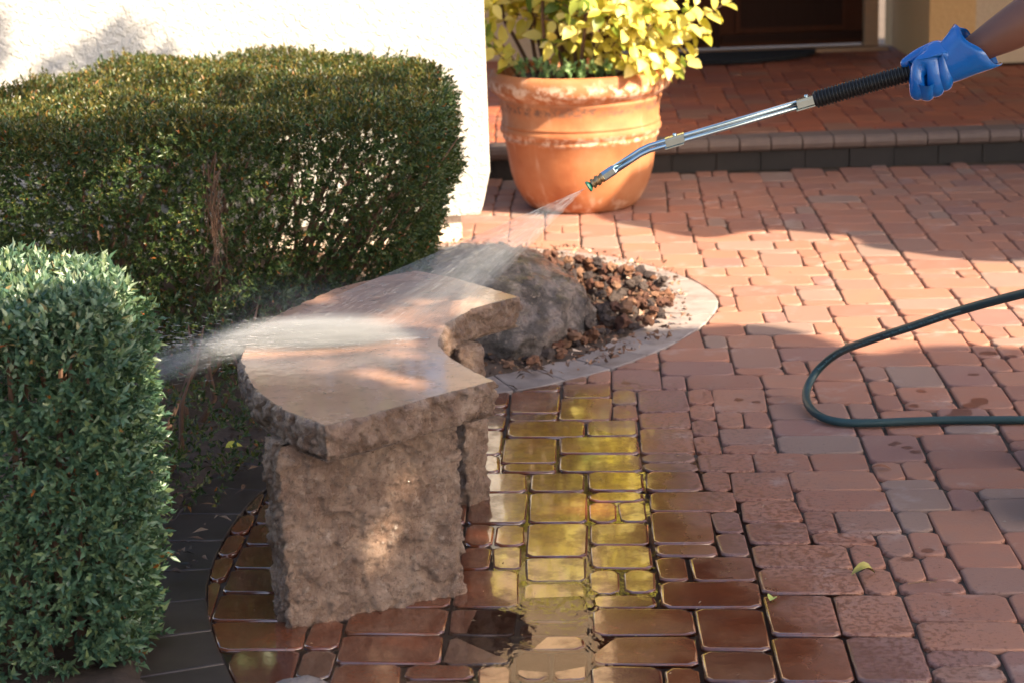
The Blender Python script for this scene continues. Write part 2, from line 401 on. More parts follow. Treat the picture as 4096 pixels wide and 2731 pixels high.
def lat(o, i, j):
    p = o + AX * (i * CELL) + AY * (j * CELL); q = Vector((p.x * 1.1, p.y * 1.1, 3.3)); w = Vector((p.x * 7, p.y * 7, 1.7))
    return p + Vector((mnoise.noise(q), mnoise.noise(q + Vector((9, 4, 0))))) * .022 + Vector((mnoise.noise(w), mnoise.noise(w + Vector((5, 8, 0))))) * .0062
def project(p):
    q = camo.matrix_world.inverted() @ Vector(p)
    return (q.x / -q.z * cam.lens / 36 + .5, q.y / -q.z * cam.lens / 36 * 1.5 + .5, -q.z)
cam_inv = camo.matrix_world.inverted()
def area_px(P, z):
    S = [project((p.x, p.y, z)) for p in P]
    cx = sum(s[0] for s in S) / len(S); cy = sum(s[1] for s in S) / len(S)
    a = abs(sum(S[i][0] * S[(i + 1) % len(S)][1] - S[(i + 1) % len(S)][0] * S[i][1] for i in range(len(S)))) / 2
    if not (-.01 < cx < 1.01 and -.01 < cy < 1.01): a *= .001
    return a
edge2 = [Vector((p.x, p.y)) for p in EDGE]
edge_np = np.array([[p.x, p.y] for p in EDGE])
def lay(origin, nx, ny, seed, z, parent, mat, mat_far, keep, bed=False, grey=None, hide=None):
    pieces = []
    for i, j, w, h in tile(nx, ny, seed):
        gap = .0034
        P = [lat(origin, i, j), lat(origin, i + w, j), lat(origin, i + w, j + h), lat(origin, i, j + h)]
        c = sum(P, Vector((0, 0))) / 4
        if not keep(c): continue
        P = [p + (c - p).normalized() * gap * 1.4 for p in P]
        cut = False
        if bed:
            d = np.hypot(edge_np[:, 0] - c.x, edge_np[:, 1] - c.y); k = int(d.argmin())
            ins = [inside(p, BED) for p in P]
            if all(ins) and d.min() > .02: continue
            if d.min() < .17:
                k = min(max(k, 1), len(edge2) - 2); t = (edge2[k + 1] - edge2[k - 1]).normalized()
                nrm = Vector((t.y, -t.x)); P2 = clip(P, edge2[k] + nrm * .0012, nrm)
                if len(P2) < 3: continue
                cut = len(P2) != 4 or any((a - b).length > 1e-6 for a, b in zip(P, P2))
                P = P2
                if cut:   # drop slivers and doubled points
                    P = [p for q, p in enumerate(P) if (p - P[q - 1]).length > .006]
                    if len(P) < 3: continue
                    ar = abs(sum(P[q].x * P[(q + 1) % len(P)].y - P[(q + 1) % len(P)].x * P[q].y for q in range(len(P)))) / 2
                    if ar < .0010: continue
        pieces.append((area_px(P, z) if not (hide and hide(c)) else 0, P, cut, (w, h)))
    pieces.sort(key=lambda t: -t[0])
    cache = {}; V, F = [], []
    for q, (a, P, cut, wh) in enumerate(pieces):
        c = sum(P, Vector((0, 0))) / len(P)
        zz = z + random.uniform(-.0012, .0012) - (depth(c.x, c.y) if bed else 0)
        tx, ty = random.gauss(0, .0045), random.gauss(0, .0045)
        if bed:   # follow the slope of the dip
            e = .01; tx += -(depth(c.x, c.y + e) - depth(c.x, c.y - e)) / (2 * e); ty += (depth(c.x + e, c.y) - depth(c.x - e, c.y)) / (2 * e)
        rot = Matrix.Rotation(tx, 4, 'X') @ Matrix.Rotation(ty, 4, 'Y') @ Matrix.Rotation(random.gauss(0, .006), 4, 'Z')
        if q < 299:
            key = (wh, random.randrange(5))
            if cut or key not in cache:
                v, f = paver_geo([p - c for p in P], rad=random.uniform(.012, .022), jit=.0026)
                me = flat_tops(mesh('paver', v, f, mat, True))
                if not cut: cache[key] = me
            else: me = cache[key]
            o = bpy.data.objects.new('paver', me); o.matrix_local = Matrix.Translation((c.x, c.y, zz)) @ rot; link(o, parent)
        else:
            v, f = paver_geo([p - c for p in P], rad=.015); n = len(V)
            T = Matrix.Translation((c.x, c.y, zz)) @ rot
            V += [T @ Vector(x) for x in v]; F += [tuple(x + n for x in y) for y in f]
    if V:
        o = add('paver_field', flat_tops(mesh('paver_field', V, F, mat_far, True)), parent); o['kind'] = 'stuff'
lay(Vector((-1.35, 2.75)), 58, 92, 5, 0., pavement, M['paver'], M['paver_far'], lambda c: c.y < 9.30 and c.x < 3.0 and c.x > -1.3, bed=True,
    hide=lambda c: (-.6 < c.x < -.1 and 4.1 < c.y < 5.6) or (c.x < .03 and 5.6 < c.y < 6) or (-.05 < c.x < .75 and 8.9 < c.y))

# border stones round the bed
border = empty('paving_border', (0, 0, 0), kind='structure')
acc = 0.; st = 0; BW = .19
arc = [0.]
for i in range(1, len(EDGE)): arc.append(arc[-1] + (EDGE[i] - EDGE[i - 1]).length)
def edge_at(s):
    k = min(max(int(np.searchsorted(arc, s)), 1), len(arc) - 1); t = (s - arc[k - 1]) / (arc[k] - arc[k - 1])
    p = EDGE[k - 1].lerp(EDGE[k], t); d = (EDGE[min(k + 1, len(EDGE) - 1)] - EDGE[max(k - 2, 0)]).normalized()
    return Vector((p.x, p.y)), Vector((-d.y, d.x))
s_ = 0.
while s_ + .2 < arc[-1]:
    L = .185; P = []
    for a in (s_ + .002, s_ + L * .5, s_ + L - .002):
        p, nn = edge_at(a); P.append((p + nn * .001, p + nn * BW))
    outer = [q[0] for q in P]; inner = [q[1] for q in P][::-1]
    poly = outer + inner
    c = sum(poly, Vector((0, 0))) / len(poly)
    v, f = paver_geo([p - c for p in poly], rad=.004, jit=.0004, ch=.003)
    o = add('border_stone', flat_tops(mesh('border_stone', v, f, M['border'], True)), border, (c.x, c.y, random.uniform(-.001, .002)))
    s_ += L
# planting bed soil
def soil_bed():
    V = []; F = []; nx, ny = 110, 120
    xs = np.linspace(-3.2, .75, nx); ys = np.linspace(3.2, 7.93, ny); idx = {}
    inner = [Vector(edge_at(s)[0]) + edge_at(s)[1] * .02 for s in np.linspace(0, arc[-1], 160)]
    poly = [(p.x, p.y) for p in inner] + [(-4.5, 7.93), (-4.5, 3.15)]
    for i, x in enumerate(xs):
        for j, y in enumerate(ys):
            if inside((x, y), poly): idx[i, j] = len(V); V.append((x, y, -.025 if np.hypot(edge_np[:, 0] - x, edge_np[:, 1] - y).min() < BW - .01 else .018 + .02 * fbm((x, y, 0), 6)))
    for (i, j) in idx:
        q = [(i, j), (i + 1, j), (i + 1, j + 1), (i, j + 1)]
        if all(k in idx for k in q): F.append(tuple(idx[k] for k in q))
    o = add('planting_bed', mesh('planting_bed', V, F, M['soil'], True)); o['kind'] = 'structure'; return poly
BEDIN = soil_bed()

# ------------------------------------------------------------------ puddle: water in the joints and over the dip
def water_mat():
    g = G('puddle_water'); v = g.pos()
    sx = g.n('SeparateXYZ', {0: v})
    near = g.n('VectorMath', {0: v, 1: (-.02, 4.0, 0)}, operation='DISTANCE').outputs['Value']
    amp = g.math('ADD', .015, g.math('MULTIPLY', g.step(near, .60, .10), .09))
    mp = g.n('Mapping', {0: v, 3: (1, .55, 1)}).outputs[0]
    h = g.math('ADD', g.noise(19, 2, .5, mp, 1.2), g.math('MULTIPLY', g.noise(48, 2, .5, mp, .5), .22))
    nrm = g.n('Bump', {'Strength': amp, 'Distance': .010, 'Height': h}).outputs[0]
    gl = g.n('BsdfGlossy', {'Color': (1, 1, 1), 'Roughness': .01, 'Normal': nrm})
    tr = g.n('BsdfTransparent', {'Color': (.90, .84, .78)})
    fr = g.n('Fresnel', {'IOR': 1.5, 'Normal': nrm})
    ms = g.n('MixShader', {0: fr.outputs[0], 1: tr.outputs[0], 2: gl.outputs[0]}); g.surf(ms.outputs[0]); return g.m
pud = MB(); ring = []
for k in range(72):
    a = 2 * math.pi * k / 72; rr = 1 + .12 * fbm((math.cos(a), math.sin(a), 3.), 1.6)
    ring.append((.02 + .72 * rr * math.cos(a), 4.15 + 1.15 * rr * math.sin(a), -.0052))
keepr = []
for p in ring:
    q = Vector(p)
    if inside(q, BED):
        d = np.hypot(edge_np[:, 0] - q.x, edge_np[:, 1] - q.y); k = int(d.argmin()); q = Vector((edge_np[k, 0] + .004, edge_np[k, 1], -.0052))
    keepr.append(q)
pud.addm(keepr, [tuple(range(len(keepr)))])
puddle = tag(pud.build('puddle', water_mat()), kind='structure')

# ------------------------------------------------------------------ entry step and patio
slab = MB(); slab.box((1.7, 11.12, .05), (7.4, 3.56, .16))
patio = tag(slab.build('patio', M['sand']), kind='structure')
lay(Vector((-.75, 9.30)), 56, 50, 21, .15, patio, M['patio_paver'], M['patio_far'], lambda c: 9.46 < c.y < 12.72 and -.55 < c.x < 3.4, hide=lambda c: c.x < .55)
nose_bm = bmesh.new()
prof = [(-.075, .0), (.055, .0), (.072, .012), (.078, .032), (.072, .052), (.056, .064), (-.075, .066)]
def nose_mesh():
    V = []; F = []; n = len(prof)
    for x in (-.0715, -.067, .067, .0715):
        k = .96 if abs(x) > .07 else 1
        V += [(x, -p[0] * k, .033 + (p[1] - .033) * k) for p in prof]
    for i in range(3):
        for k in range(n): F.append((i * n + k, i * n + (k + 1) % n, (i + 1) * n + (k + 1) % n, (i + 1) * n + k))
    F += [tuple(range(n)), tuple(range(3 * n, 4 * n))[::-1]]
    return mesh('curb_stone', V, F, M['curb'], False)
nm = nose_mesh()
step_ = empty('entry_step', (0, 9.3, 0), kind='structure')
for k in range(-10, 26):
    o = bpy.data.objects.new('curb_stone', nm); o.location = (k * .1475, .075 + random.uniform(-.003, .003), .089 + random.uniform(-.0015, .0015)); o.rotation_euler.z = random.uniform(-.01, .01); link(o, step_)
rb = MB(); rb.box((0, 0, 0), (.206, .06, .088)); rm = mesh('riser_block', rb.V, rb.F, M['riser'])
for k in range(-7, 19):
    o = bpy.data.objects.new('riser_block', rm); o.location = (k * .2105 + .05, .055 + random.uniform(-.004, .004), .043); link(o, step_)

# ------------------------------------------------------------------ house
# free-standing white stucco wall (turned 11 degrees)
wa = R(10.5); wd = Vector((math.cos(wa), math.sin(wa), 0)); wnrm = Vector((math.sin(wa), -math.cos(wa), 0)); w0 = Vector((-.063, 7.93, 0))
wall = empty('stucco_wall', w0, 'white rough stucco garden wall standing behind the tall clipped hedge', 'wall')
def wall_mesh():
    L, T = 5.5, .24; prof = [(-.045, .115), (-.03, .16), (0., .285), (0., 1.42)]
    V = []; F = []
    for dx, z in prof:
        r = .012
        sec = [(-L, 0), (dx - r, 0), (dx, r), (dx, T), (-L, T)]
        V += [wd * a - wnrm * b + Vector((0, 0, z)) for a, b in sec]
    n = 5
    for i in range(len(prof) - 1):
        for k in range(n): F.append((i * n + k, i * n + (k + 1) % n, (i + 1) * n + (k + 1) % n, (i + 1) * n + k))
    F += [tuple(range(n))[::-1], tuple(range(3 * n, 4 * n))]
    return mesh('wall_body', V, F, M['white_stucco'])
add('wall_body', wall_mesh(), wall)
pl = MB(); rotw = Matrix.Rotation(wa, 3, 'Z'); pl.box(wd * -2.8 - wnrm * .135 + Vector((0, 0, .03)), (5.36, .20, .168), rotw); pl.build('plinth', M['plinth'], wall)

house = empty('house', (1.4, 12.65, 0), 'beige stucco house entry with recessed dark doorway at the back', 'house')
H0 = Vector((1.4, 12.65, 0))
def hb(name, lo, hi, m, parent=house):
    lo, hi = Vector(lo), Vector(hi); b = MB(); b.box((lo + hi) / 2 - H0, hi - lo); return b.build(name, m, parent)
hb('back_wall', (-.45, 12.66, .1), (.36, 12.95, 5.6), M['beige_stucco'])
hb('lintel', (.36, 12.66, 2.36), (2.48, 12.95, 5.6), M['beige_stucco'])
hb('side_wall', (2.483, 11.60, .1), (2.75, 12.95, 5.6), M['bounce_tint_stucco'])
hb('front_wall', (2.75, 11.602, .1), (7.5, 11.85, 5.6), M['beige_stucco'])
hb('base_trim', (2.752, 11.585, .12), (7.5, 11.60, .165), M['wood_dark'])
hb('porch_ceiling', (.42, 8.9, 2.5), (7.5, 12.66, 2.65), M['wood'])
hb('threshold', (.36, 12.50, .15), (2.42, 12.66, .172), M['frame'])
fr = MB(); fr.box(Vector((2.335, 12.68, 1.25)) - H0, (.085, .14, 2.2)); fr.box(Vector((.42, 12.68, 1.25)) - H0, (.085, .14, 2.2)); fr.box(Vector((1.38, 12.68, 2.35)) - H0, (1.83, .14, .02)); fr.build('door_frame', M['frame'], house)
for x0, x1, nm_ in ((.465, 1.35, 'door'), (1.385, 2.29, 'door')):
    b = MB(); b.box(Vector(((x0 + x1) / 2, 12.72, 1.25)) - H0, (x1 - x0, .05, 2.14)); d = b.build(nm_, M['wood'], house)
    for za, zb in ((.30, 1.0), (1.12, 2.2)):
        q = MB(); cx = (x0 + x1) / 2; w = x1 - x0 - .26
        q.box(Vector((cx, 12.692, (za + zb) / 2)) - H0, (w, .02, zb - za)); q.build('door_panel', M['wood_dark'], d)
        q = MB()
        for sx in (-1, 1): q.box(Vector((cx + sx * (w / 2 + .015), 12.69, (za + zb) / 2)) - H0, (.03, .03, zb - za + .06))
        for sz in (za - .015, zb + .015): q.box(Vector((cx, 12.69, sz)) - H0, (w, .03, .03))
        q.build('panel_bead', M['wood'], d)
    q = MB(); q.box(Vector(((x0 + x1) / 2, 12.685, .235)) - H0, (x1 - x0 - .02, .024, .05)); q.build('kick_strip', M['wood_dark'], d)
q = MB(); q.box(Vector((1.3675, 12.70, 1.25)) - H0, (.03, .05, 2.14)); q.build('meeting_stile', M['wood_dark'], house)
q = MB(); q.tube([Vector((1.44, 12.69, 1.1)) - H0, Vector((1.44, 12.62, 1.1)) - H0, Vector((1.53, 12.62, 1.1)) - H0], .011); q.build('door_handle', M['brass_dark'], house)

# half-round mat before the door
mb = MB(); pts = [(1.36 + .60 * math.cos(R(a)), 12.50 - .46 * math.sin(R(a))) for a in range(0, 181, 6)]
n = len(pts); mb.addm([(x, y, .158) for x, y in pts] + [(x, y, .178) for x, y in pts], [tuple(range(n))[::-1], tuple(range(n, 2 * n))] + [(k, (k + 1) % n, n + (k + 1) % n, n + k) for k in range(n)])
tag(mb.build('doormat', M['mat_fibre']), 'black half-round doormat lying before the dark wooden door', 'doormat')

# ------------------------------------------------------------------ what casts the shade (out of the frame, towards the sun)
def up(gx, gy, h): k = h / SUN.z; return Vector((gx + SUN.x * k, gy + SUN.y * k, h))
def slab_poly(name, pts2, h, th, mat, parent=None):
    lo = [up(x, y, h) for x, y in pts2]; n = len(lo); hi = [p + Vector((0, 0, th)) for p in lo]
    b = MB(); b.addm(lo + hi, [tuple(range(n))[::-1], tuple(range(n, 2 * n))] + [(k, (k + 1) % n, n + (k + 1) % n, n + k) for k in range(n)])
    return b.build(name, mat, parent)
front = catmull([(.30, 6.34, 0), (.47, 6.404, 0), (.617, 6.424, 0), (.837, 6.434, 0), (.965, 6.319, 0), (1.054, 6.17, 0), (1.096, 6.06, 0), (1.166, 6.023, 0), (1.275, 6.075, 0), (1.40, 6.10, 0), (1.52, 6.075, 0), (1.65, 6.03, 0), (1.8, 6.09, 0), (2.0, 6.03, 0), (2.2, 6.09, 0), (2.4, 6.03, 0), (4.2, 6.05, 0)], 8)
shade_root = empty('added_shade_sheet', (3.5, 2, 0), 'unseen added sun awning shading the near paving', 'blocker')  # added out of view, outline cut to the edge of the near shade
A2 = [(p.x, p.y) for p in front] + [(4.2, 3.1), (.30, 3.1)]
o = slab_poly('canopy_sheet', A2, 4.3, .03, M['canvas']); o.parent = shade_root; o.matrix_parent_inverse = Matrix.Translation((-3.5, -2, 0))
for x, y in ((5.0, .0), (8.5, .0), (8.5, 2.6), (5.2, 2.7)):
    b = MB(); b.tube([(x - 3.5, y - 2, 0), (x - 3.5, y - 2, 4.3)], .03); b.build('post', M['metal_paint'], shade_root)
fb = catmull([(.40, 8.50, 0), (.43, 8.34, 0), (.47, 8.22, 0), (.549, 8.119, 0), (.66, 8.00, 0), (.759, 7.866, 0), (.846, 7.852, 0), (.942, 7.921, 0), (1.086, 7.945, 0), (1.203, 7.893, 0), (1.282, 7.837, 0), (1.377, 7.79, 0), (1.43, 7.69, 0), (1.45, 7.549, 0), (1.497, 7.49, 0), (1.595, 7.407, 0), (1.733, 7.287, 0), (1.921, 7.242, 0), (2.1, 7.3, 0), (2.4, 7.25, 0), (5.2, 7.2, 0)], 6)
left = []
for k in range(20):   # finger notches cut to shape the sun streaks beside the pot
    y = 14.1 - k * .29
    left += [(.47, y), (.47, y - .07), (.60, y - .12), (.655, y - .145), (.60, y - .17), (.47, y - .22)]
left = [q for q in left if q[1] > 8.55]
B2 = [(p.x, p.y) for p in fb] + [(5.2, 14.2)] + left
proof = empty('porch_shade_slab', (6, 8, 0), 'unseen roof slab cut to cast the scalloped shade by the entry', 'roof')  # unseen slab; front and left edges shaped by the shade wanted at the entry
o = slab_poly('roof_deck', B2, 2.5, .05, M['roof']); o.parent = proof; o.matrix_parent_inverse = Matrix.Translation((-6, -8, 0))
for x, y in ((4.2, 6.6), (7.8, 5.6)):
    b = MB(); b.box((x - 6, y - 8, 1.25), (.14, .14, 2.5)); b.build('post', M['wood'], proof)

# tree whose leaves shade the bench and the hedges, with gaps that let sun flecks through
def gp(p):   # ground point on the same sun ray
    k = p[2] / SUN.z; return (p[0] - SUN.x * k, p[1] - SUN.y * k)
gaps = [((-.274, 4.07, .223), .026), ((-.253, 4.07, .162), .024), ((-.138, 4.07, .071), .022), ((-.327, 4.07, .104), .010), ((-.185, 4.08, .325), .014),
        ((-.46, 4.60, .50), .11), ((-.58, 4.59, .50), .12), ((-.36, 4.59, .50), .085), ((-.26, 4.58, .49), .035), ((-.68, 4.58, .48), .07), ((-.324, 4.345, .48), .038), ((-.418, 4.412, .48), .030), ((-.25, 4.247, .48), .034), ((-.50, 5.05, .48), .04), ((-.28, 4.48, .48), .025), ((-.46, 4.36, .48), .02),
        ((.208, 4.709, 0), .05), ((.17, 4.72, 0), .04), ((-.097, 4.539, 0), .035), ((-.11, 4.75, .42), .02), ((-.62, 5.02, 0), .05), ((-.25, 3.92, 0), .02),
        ((-1.1, 4.12, .77), .20), ((-.95, 4.10, .77), .18), ((-.86, 4.04, .77), .13), ((-1.3, 4.05, .77), .16), ((-.80, 3.95, .75), .08), ((-1.05, 3.92, .77), .08),
        ((-.70, 3.95, .62), .065), ((-.72, 3.98, .47), .065), ((-.73, 3.98, .32), .06), ((-.73, 3.98, .17), .055), ((-.72, 3.9, .55), .045),
        ((-1.15, 6.6, .83), 0.189), ((-1.5, 6.4, .83), 0.232), ((-1.3, 6.15, .83), .09), ((-1.7, 6.1, .83), .15), ((-1.0, 6.9, .83), 0.116), ((-1.45, 7.0, .83), 0.203), ((-.9, 6.2, .83), .05), ((-.6, 7.0, .83), .05),
        ((-1.13, 5.82, .68), .10), ((-1.05, 5.84, .50), .07), ((-1.12, 5.9, .30), .06), ((-.83, 5.95, .42), .045), ((-.78, 5.95, .30), .035), ((-1.55, 5.85, .5), .06), ((-1.5, 5.85, .35), .05), ((-.6, 5.95, .5), .035), ((-1.03, 6.0, .12), .06), ((-.86, 5.9, .52), .05)]
gaps += [((.15, 4.73, .77), .07), ((.07, 4.72, .72), .08), ((-.02, 4.70, .68), .09), ((-.12, 4.68, .63), .08), ((-.24, 4.66, .57), .06)]
gaps = [(gp(p), r) for p, r in gaps]
S = [(.62, 1.5), (.62, 6.30), (.40, 6.45), (.12, 6.90), (-.25, 7.15), (-.6, 7.25), (-1.0, 7.45), (-1.9, 7.62), (-2.6, 7.55), (-3.4, 7.3), (-3.4, 1.5)]
def canopy():
    V = []; F = []; rd = random.Random(3); nleaf = 0
    while nleaf < 34000:
        x, y = rd.uniform(-3.4, .65), rd.uniform(1.5, 7.65)
        if not inside((x, y), S): continue
        sz = rd.uniform(.035, .065)
        if any((x - q[0]) ** 2 + (y - q[1]) ** 2 < (r + sz * .45) ** 2 for q, r in gaps): continue
        if mnoise.noise(Vector((x * 2.3, y * 2.3, 7.))) > .60 and rd.random() < .6: continue
        if y > 6.62 and x < -.9 and rd.random() < .72: continue
        h = 3.5 + 1.5 * rd.random(); p = up(x, y, h)
        nn = (SUN + Vector((rd.gauss(0, .45), rd.gauss(0, .45), rd.gauss(0, .45)))).normalized()
        a = nn.orthogonal().normalized(); a = Matrix.Rotation(rd.uniform(0, 6.28), 3, nn) @ a; b = nn.cross(a)
        k = len(V); V += [p - a * sz, p + b * sz * .55, p + a * sz, p - b * sz * .55]; F.append((k, k + 1, k + 2, k + 3)); nleaf += 1
    for tx, ty, tz, r, n in ((-1.50, 7.66, .84, .10, 130), (-1.33, 7.70, .80, .05, 30), (-1.93, 7.58, 1.15, .06, 40), (-1.95, 7.58, .95, .06, 40), (-1.99, 7.57, .80, .08, 60), (-1.72, 7.62, .80, .05, 25), (-1.92, 7.58, 1.35, .06, 40)):
        gx, gy = gp((tx, ty, tz))
        for _ in range(n):
            sz = rd.uniform(.02, .04); p = up(gx + rd.gauss(0, r * .55), gy + rd.gauss(0, r * .55), 4.2 + 1.6 * rd.random())
            a = SUN.orthogonal().normalized(); a = Matrix.Rotation(rd.uniform(0, 6.28), 3, SUN) @ a; b = SUN.cross(a)
            k = len(V); V += [p - a * sz, p + b * sz * .55, p + a * sz, p - b * sz * .55]; F.append((k, k + 1, k + 2, k + 3))
    return mesh_np('crown', np.array([tuple(v) for v in V]), np.array(F), M['canopy'])
tree = empty('shade_tree', (3.1, -.6, 0), 'broad leafy tree throwing dappled shade over the bench', 'tree')
o = add('crown', canopy(), tree); o.location = (-3.1, .6, 0); o['kind'] = 'stuff'
tb = MB(); tb.tube([(0, 0, -.05), (-.02, .1, 1.4), (-.1, .3, 2.6), (-.1, .6, 3.6), (.1, 1.2, 4.3)], [.13, .11, .09, .065, .03], 10)
tb.tube([(-.1, .3, 2.6), (.5, .9, 3.5), (.9, 1.8, 4.1)], [.06, .045, .02], 8); tb.tube([(-.02, .1, 1.8), (-.3, .6, 3.0), (-.9, 1.0, 3.9)], [.05, .035, .015], 8)
tb.build('trunk', M['bark'], tree, True)

back = empty('reflection_tree', (-1.9, 9.6, 0), 'unseen dark tree added behind the white wall to darken wet reflections', 'tree')  # out of view, put in so the wet paving mirrors something dark
def back_crown():
    n = 17000; c = rng.normal(0, 1, (n, 3)); c = unit(c) * (rng.random((n, 1)) ** .35) * np.array([1.9, 1.0, 1.8]) + np.array([-.15, 0, 3.0])
    V, F = leaves_np(c, rng.normal(0, 1, (n, 3)) - np.array([0, 0, .4]), rng.normal(0, .5, (n, 3)) + np.array([0, 0, 1.]), rng.uniform(.10, .19, n), rng.uniform(.05, .09, n))
    return mesh_np('crown', V, F, M['canopy'])

# ------------------------------------------------------------------ stone bench
bench = empty('stone_bench', (-.35, 4.6, 0), 'curved wet sandstone bench with rough split faces between the hedges', 'bench')
B0 = Vector((-.35, 4.6, 0))
TOP = [(-.393, 3.936), (-.30, 4.005), (-.18, 4.115), (-.042, 4.225), (-.092, 4.316), (-.149, 4.444), (-.176, 4.561), (-.156, 4.756), (-.09, 4.893), (.02, 4.996), (-.05, 5.10), (-.144, 5.228), (-.256, 5.341), (-.341, 5.287), (-.462, 5.165), (-.541, 5.009), (-.613, 4.836), (-.640, 4.698), (-.634, 4.465), (-.575, 4.234), (-.498, 4.068)]
def densify(P, step, corners=()):
    out = []; n = len(P)
    for i in range(n):
        a, b = Vector(P[i]), Vector(P[(i + 1) % n]); k = max(1, int((b - a).length / step))
        out += [a.lerp(b, t / k) for t in range(k)]
    return out
def smooth_loop(P, it, hard):
    for _ in range(it):
        Q = []
        for i, p in enumerate(P):
            if any((p - Vector(h)).length < .012 for h in hard): Q.append(p)
            else: Q.append(P[i - 1] * .25 + p * .5 + P[(i + 1) % len(P)] * .25)
        P = Q
    return P
def facet(v, S, seed):
    p = Vector(v) * S; p = p + Vector((mnoise.noise(p * .7 + Vector((seed, 0, 0))), mnoise.noise(p * .7 + Vector((0, seed, 3))), mnoise.noise(p * .7 + Vector((5, 0, seed))))) * .55
    q = mnoise.voronoi(p)[1][0]; h = mnoise.noise(q * 5.3 + Vector((seed, 1, 2))); t = mnoise.noise_vector(q * 3.7 + Vector((2, seed, 4)))
    return h * 1.1 + (p - q).dot(t) * 1.3
def bench_slab():
    hard = [TOP[0], TOP[3], TOP[9], TOP[12]]
    P = smooth_loop(densify(TOP, .005), 14, hard); n = len(P); zt, zb, rows = .48, .398, 17
    V = []; F = []
    ctr = sum(P, Vector((0, 0))) / n
    N = []
    for i in range(n):
        t = (P[(i + 1) % n] - P[i - 1]).normalized(); N.append(Vector((t.y, -t.x)))
    def disp(x, y, z):
        vo = mnoise.voronoi(Vector((x, y, z)) * 34)[0]
        d = .004 + .006 * fbm((x, y, z), 14, 3) + .015 * facet((x, y, z), 30, 1.) + .010 * facet((x, y, z), 66, 4.) + .004 * fbm((x, y, z + 5), 90, 3); d = d if d < .008 else .008 + (d - .008) * .3; return max(d, -.007)
    # top edge, chipped
    for r in range(rows):
        t = r / (rows - 1); z = zt - (zt - zb) * t
        for i, p in enumerate(P):
            chip = max(0., fbm((p.x, p.y, 1.), 30, 3)) * .010 + .002
            if r == 0: d, zz = -chip * .8, z
            else:
                d = disp(p.x, p.y, z); zz = z
                if r == 1: d = d * .4 - chip * .2; zz = z + .0035
                if t > .8: d -= (t - .8) * .06
            q = p + N[i] * d; V.append((q.x - B0.x, q.y - B0.y, zz))
    for r in range(rows - 1):
        for i in range(n): F.append((r * n + i, (r + 1) * n + i, (r + 1) * n + (i + 1) % n, r * n + (i + 1) % n))
    side = mesh('slab_side', V, F, M['bench_side'], True)
    # top sheet (shares the outline)
    bm = bmesh.new(); vs_ = [bm.verts.new(V[i]) for i in range(n)]
    for t in tessellate_polygon([[Vector(V[i]) for i in range(n)]]): bm.faces.new([vs_[q] for q in t])
    bmesh.ops.recalc_face_normals(bm, faces=bm.faces)
    me = bpy.data.meshes.new('seat'); bm.to_mesh(me); bm.free(); me.materials.append(M['bench_top'])
    if sum(p.normal.z for p in me.polygons) < 0: me.flip_normals()
    clean = smooth_loop(densify(TOP, .03), 2, hard); cc = [Vector((p.x - B0.x, p.y - B0.y, zb + .0015)) for p in clean]
    tri = [t if ((cc[t[1]] - cc[t[0]]).cross(cc[t[2]] - cc[t[0]])).z < 0 else t[::-1] for t in tessellate_polygon([cc])]
    bot = mesh('slab_underside', cc, tri, M['bench_side'])
    # one mesh: seat slab with two materials
    bm = bmesh.new(); bm.from_mesh(side); k0 = len(bm.faces); bm.from_mesh(bot); k1 = len(bm.faces); bm.from_mesh(me); bm.faces.ensure_lookup_table()
    for i, f in enumerate(bm.faces): f.material_index = 1 if i >= k1 else 0; f.smooth = i < k0
    bmesh.ops.remove_doubles(bm, verts=bm.verts, dist=.0001)
    s = bpy.data.meshes.new('seat_slab'); bm.to_mesh(s); bm.free(); s.materials.append(M['bench_side']); s.materials.append(M['bench_top'])
    return s
add('seat_slab', bench_slab(), bench)
def rough_block(quad, z0, z1, res, amp, name, mat, origin, seed):
    """quad: footprint, four corners counter-clockwise"""
    Q = [Vector(q) for q in quad]; per = []; hard = []
    for i in range(4):
        a, b = Q[i], Q[(i + 1) % 4]; k = max(2, int((b - a).length / res))
        per += [a.lerp(b, t / k) for t in range(k)]
    per = smooth_loop(per, 3, []); n = len(per); rows = int((z1 - z0) / res) + 1; V = []; F = []
    N = [Vector(((per[(i + 1) % n] - per[i - 1]).y, -(per[(i + 1) % n] - per[i - 1]).x)).normalized() for i in range(n)]
    for r in range(rows + 1):
        z = z0 + (z1 - z0) * r / rows; edge = min(1, (z1 - z) / .02)
        for i, p in enumerate(per):
            v = (p.x + seed, p.y, z); vo = mnoise.voronoi(Vector(v) * 22)[0]
            vp = mnoise.voronoi(Vector(v) * 52)[0]; d = -.002 + .004 * fbm(v, 7, 3) + .0105 * facet(v, 24, 2.) + .0085 * facet(v, 56, 5.) + .0035 * fbm(v, 90, 3)
            d = d if d < .005 else .005 + (d - .005) * .3; d = max(d, -.009); q = p + N[i] * (d - .008 * (1 - edge)); V.append((q.x - origin.x, q.y - origin.y, z))
    for r in range(rows):
        for i in range(n): F.append((r * n + i, r * n + (i + 1) % n, (r + 1) * n + (i + 1) % n, (r + 1) * n + i))
    F.append(tuple(range(rows * n, (rows + 1) * n)))
    return mesh(name, V, F, mat, True)
add('leg', rough_block([(-.502, 4.004), (-.122, 4.184), (-.165, 4.276), (-.548, 4.095)], -.01, .412, .0045, .010, 'leg', M['bench_side'], B0, 1.), bench)
add('leg', rough_block([(-.127, 4.748), (-.066, 4.806), (-.30, 5.10), (-.37, 5.05)], -.01, .412, .0065, .009, 'leg', M['bench_side'], B0, 7.), bench)

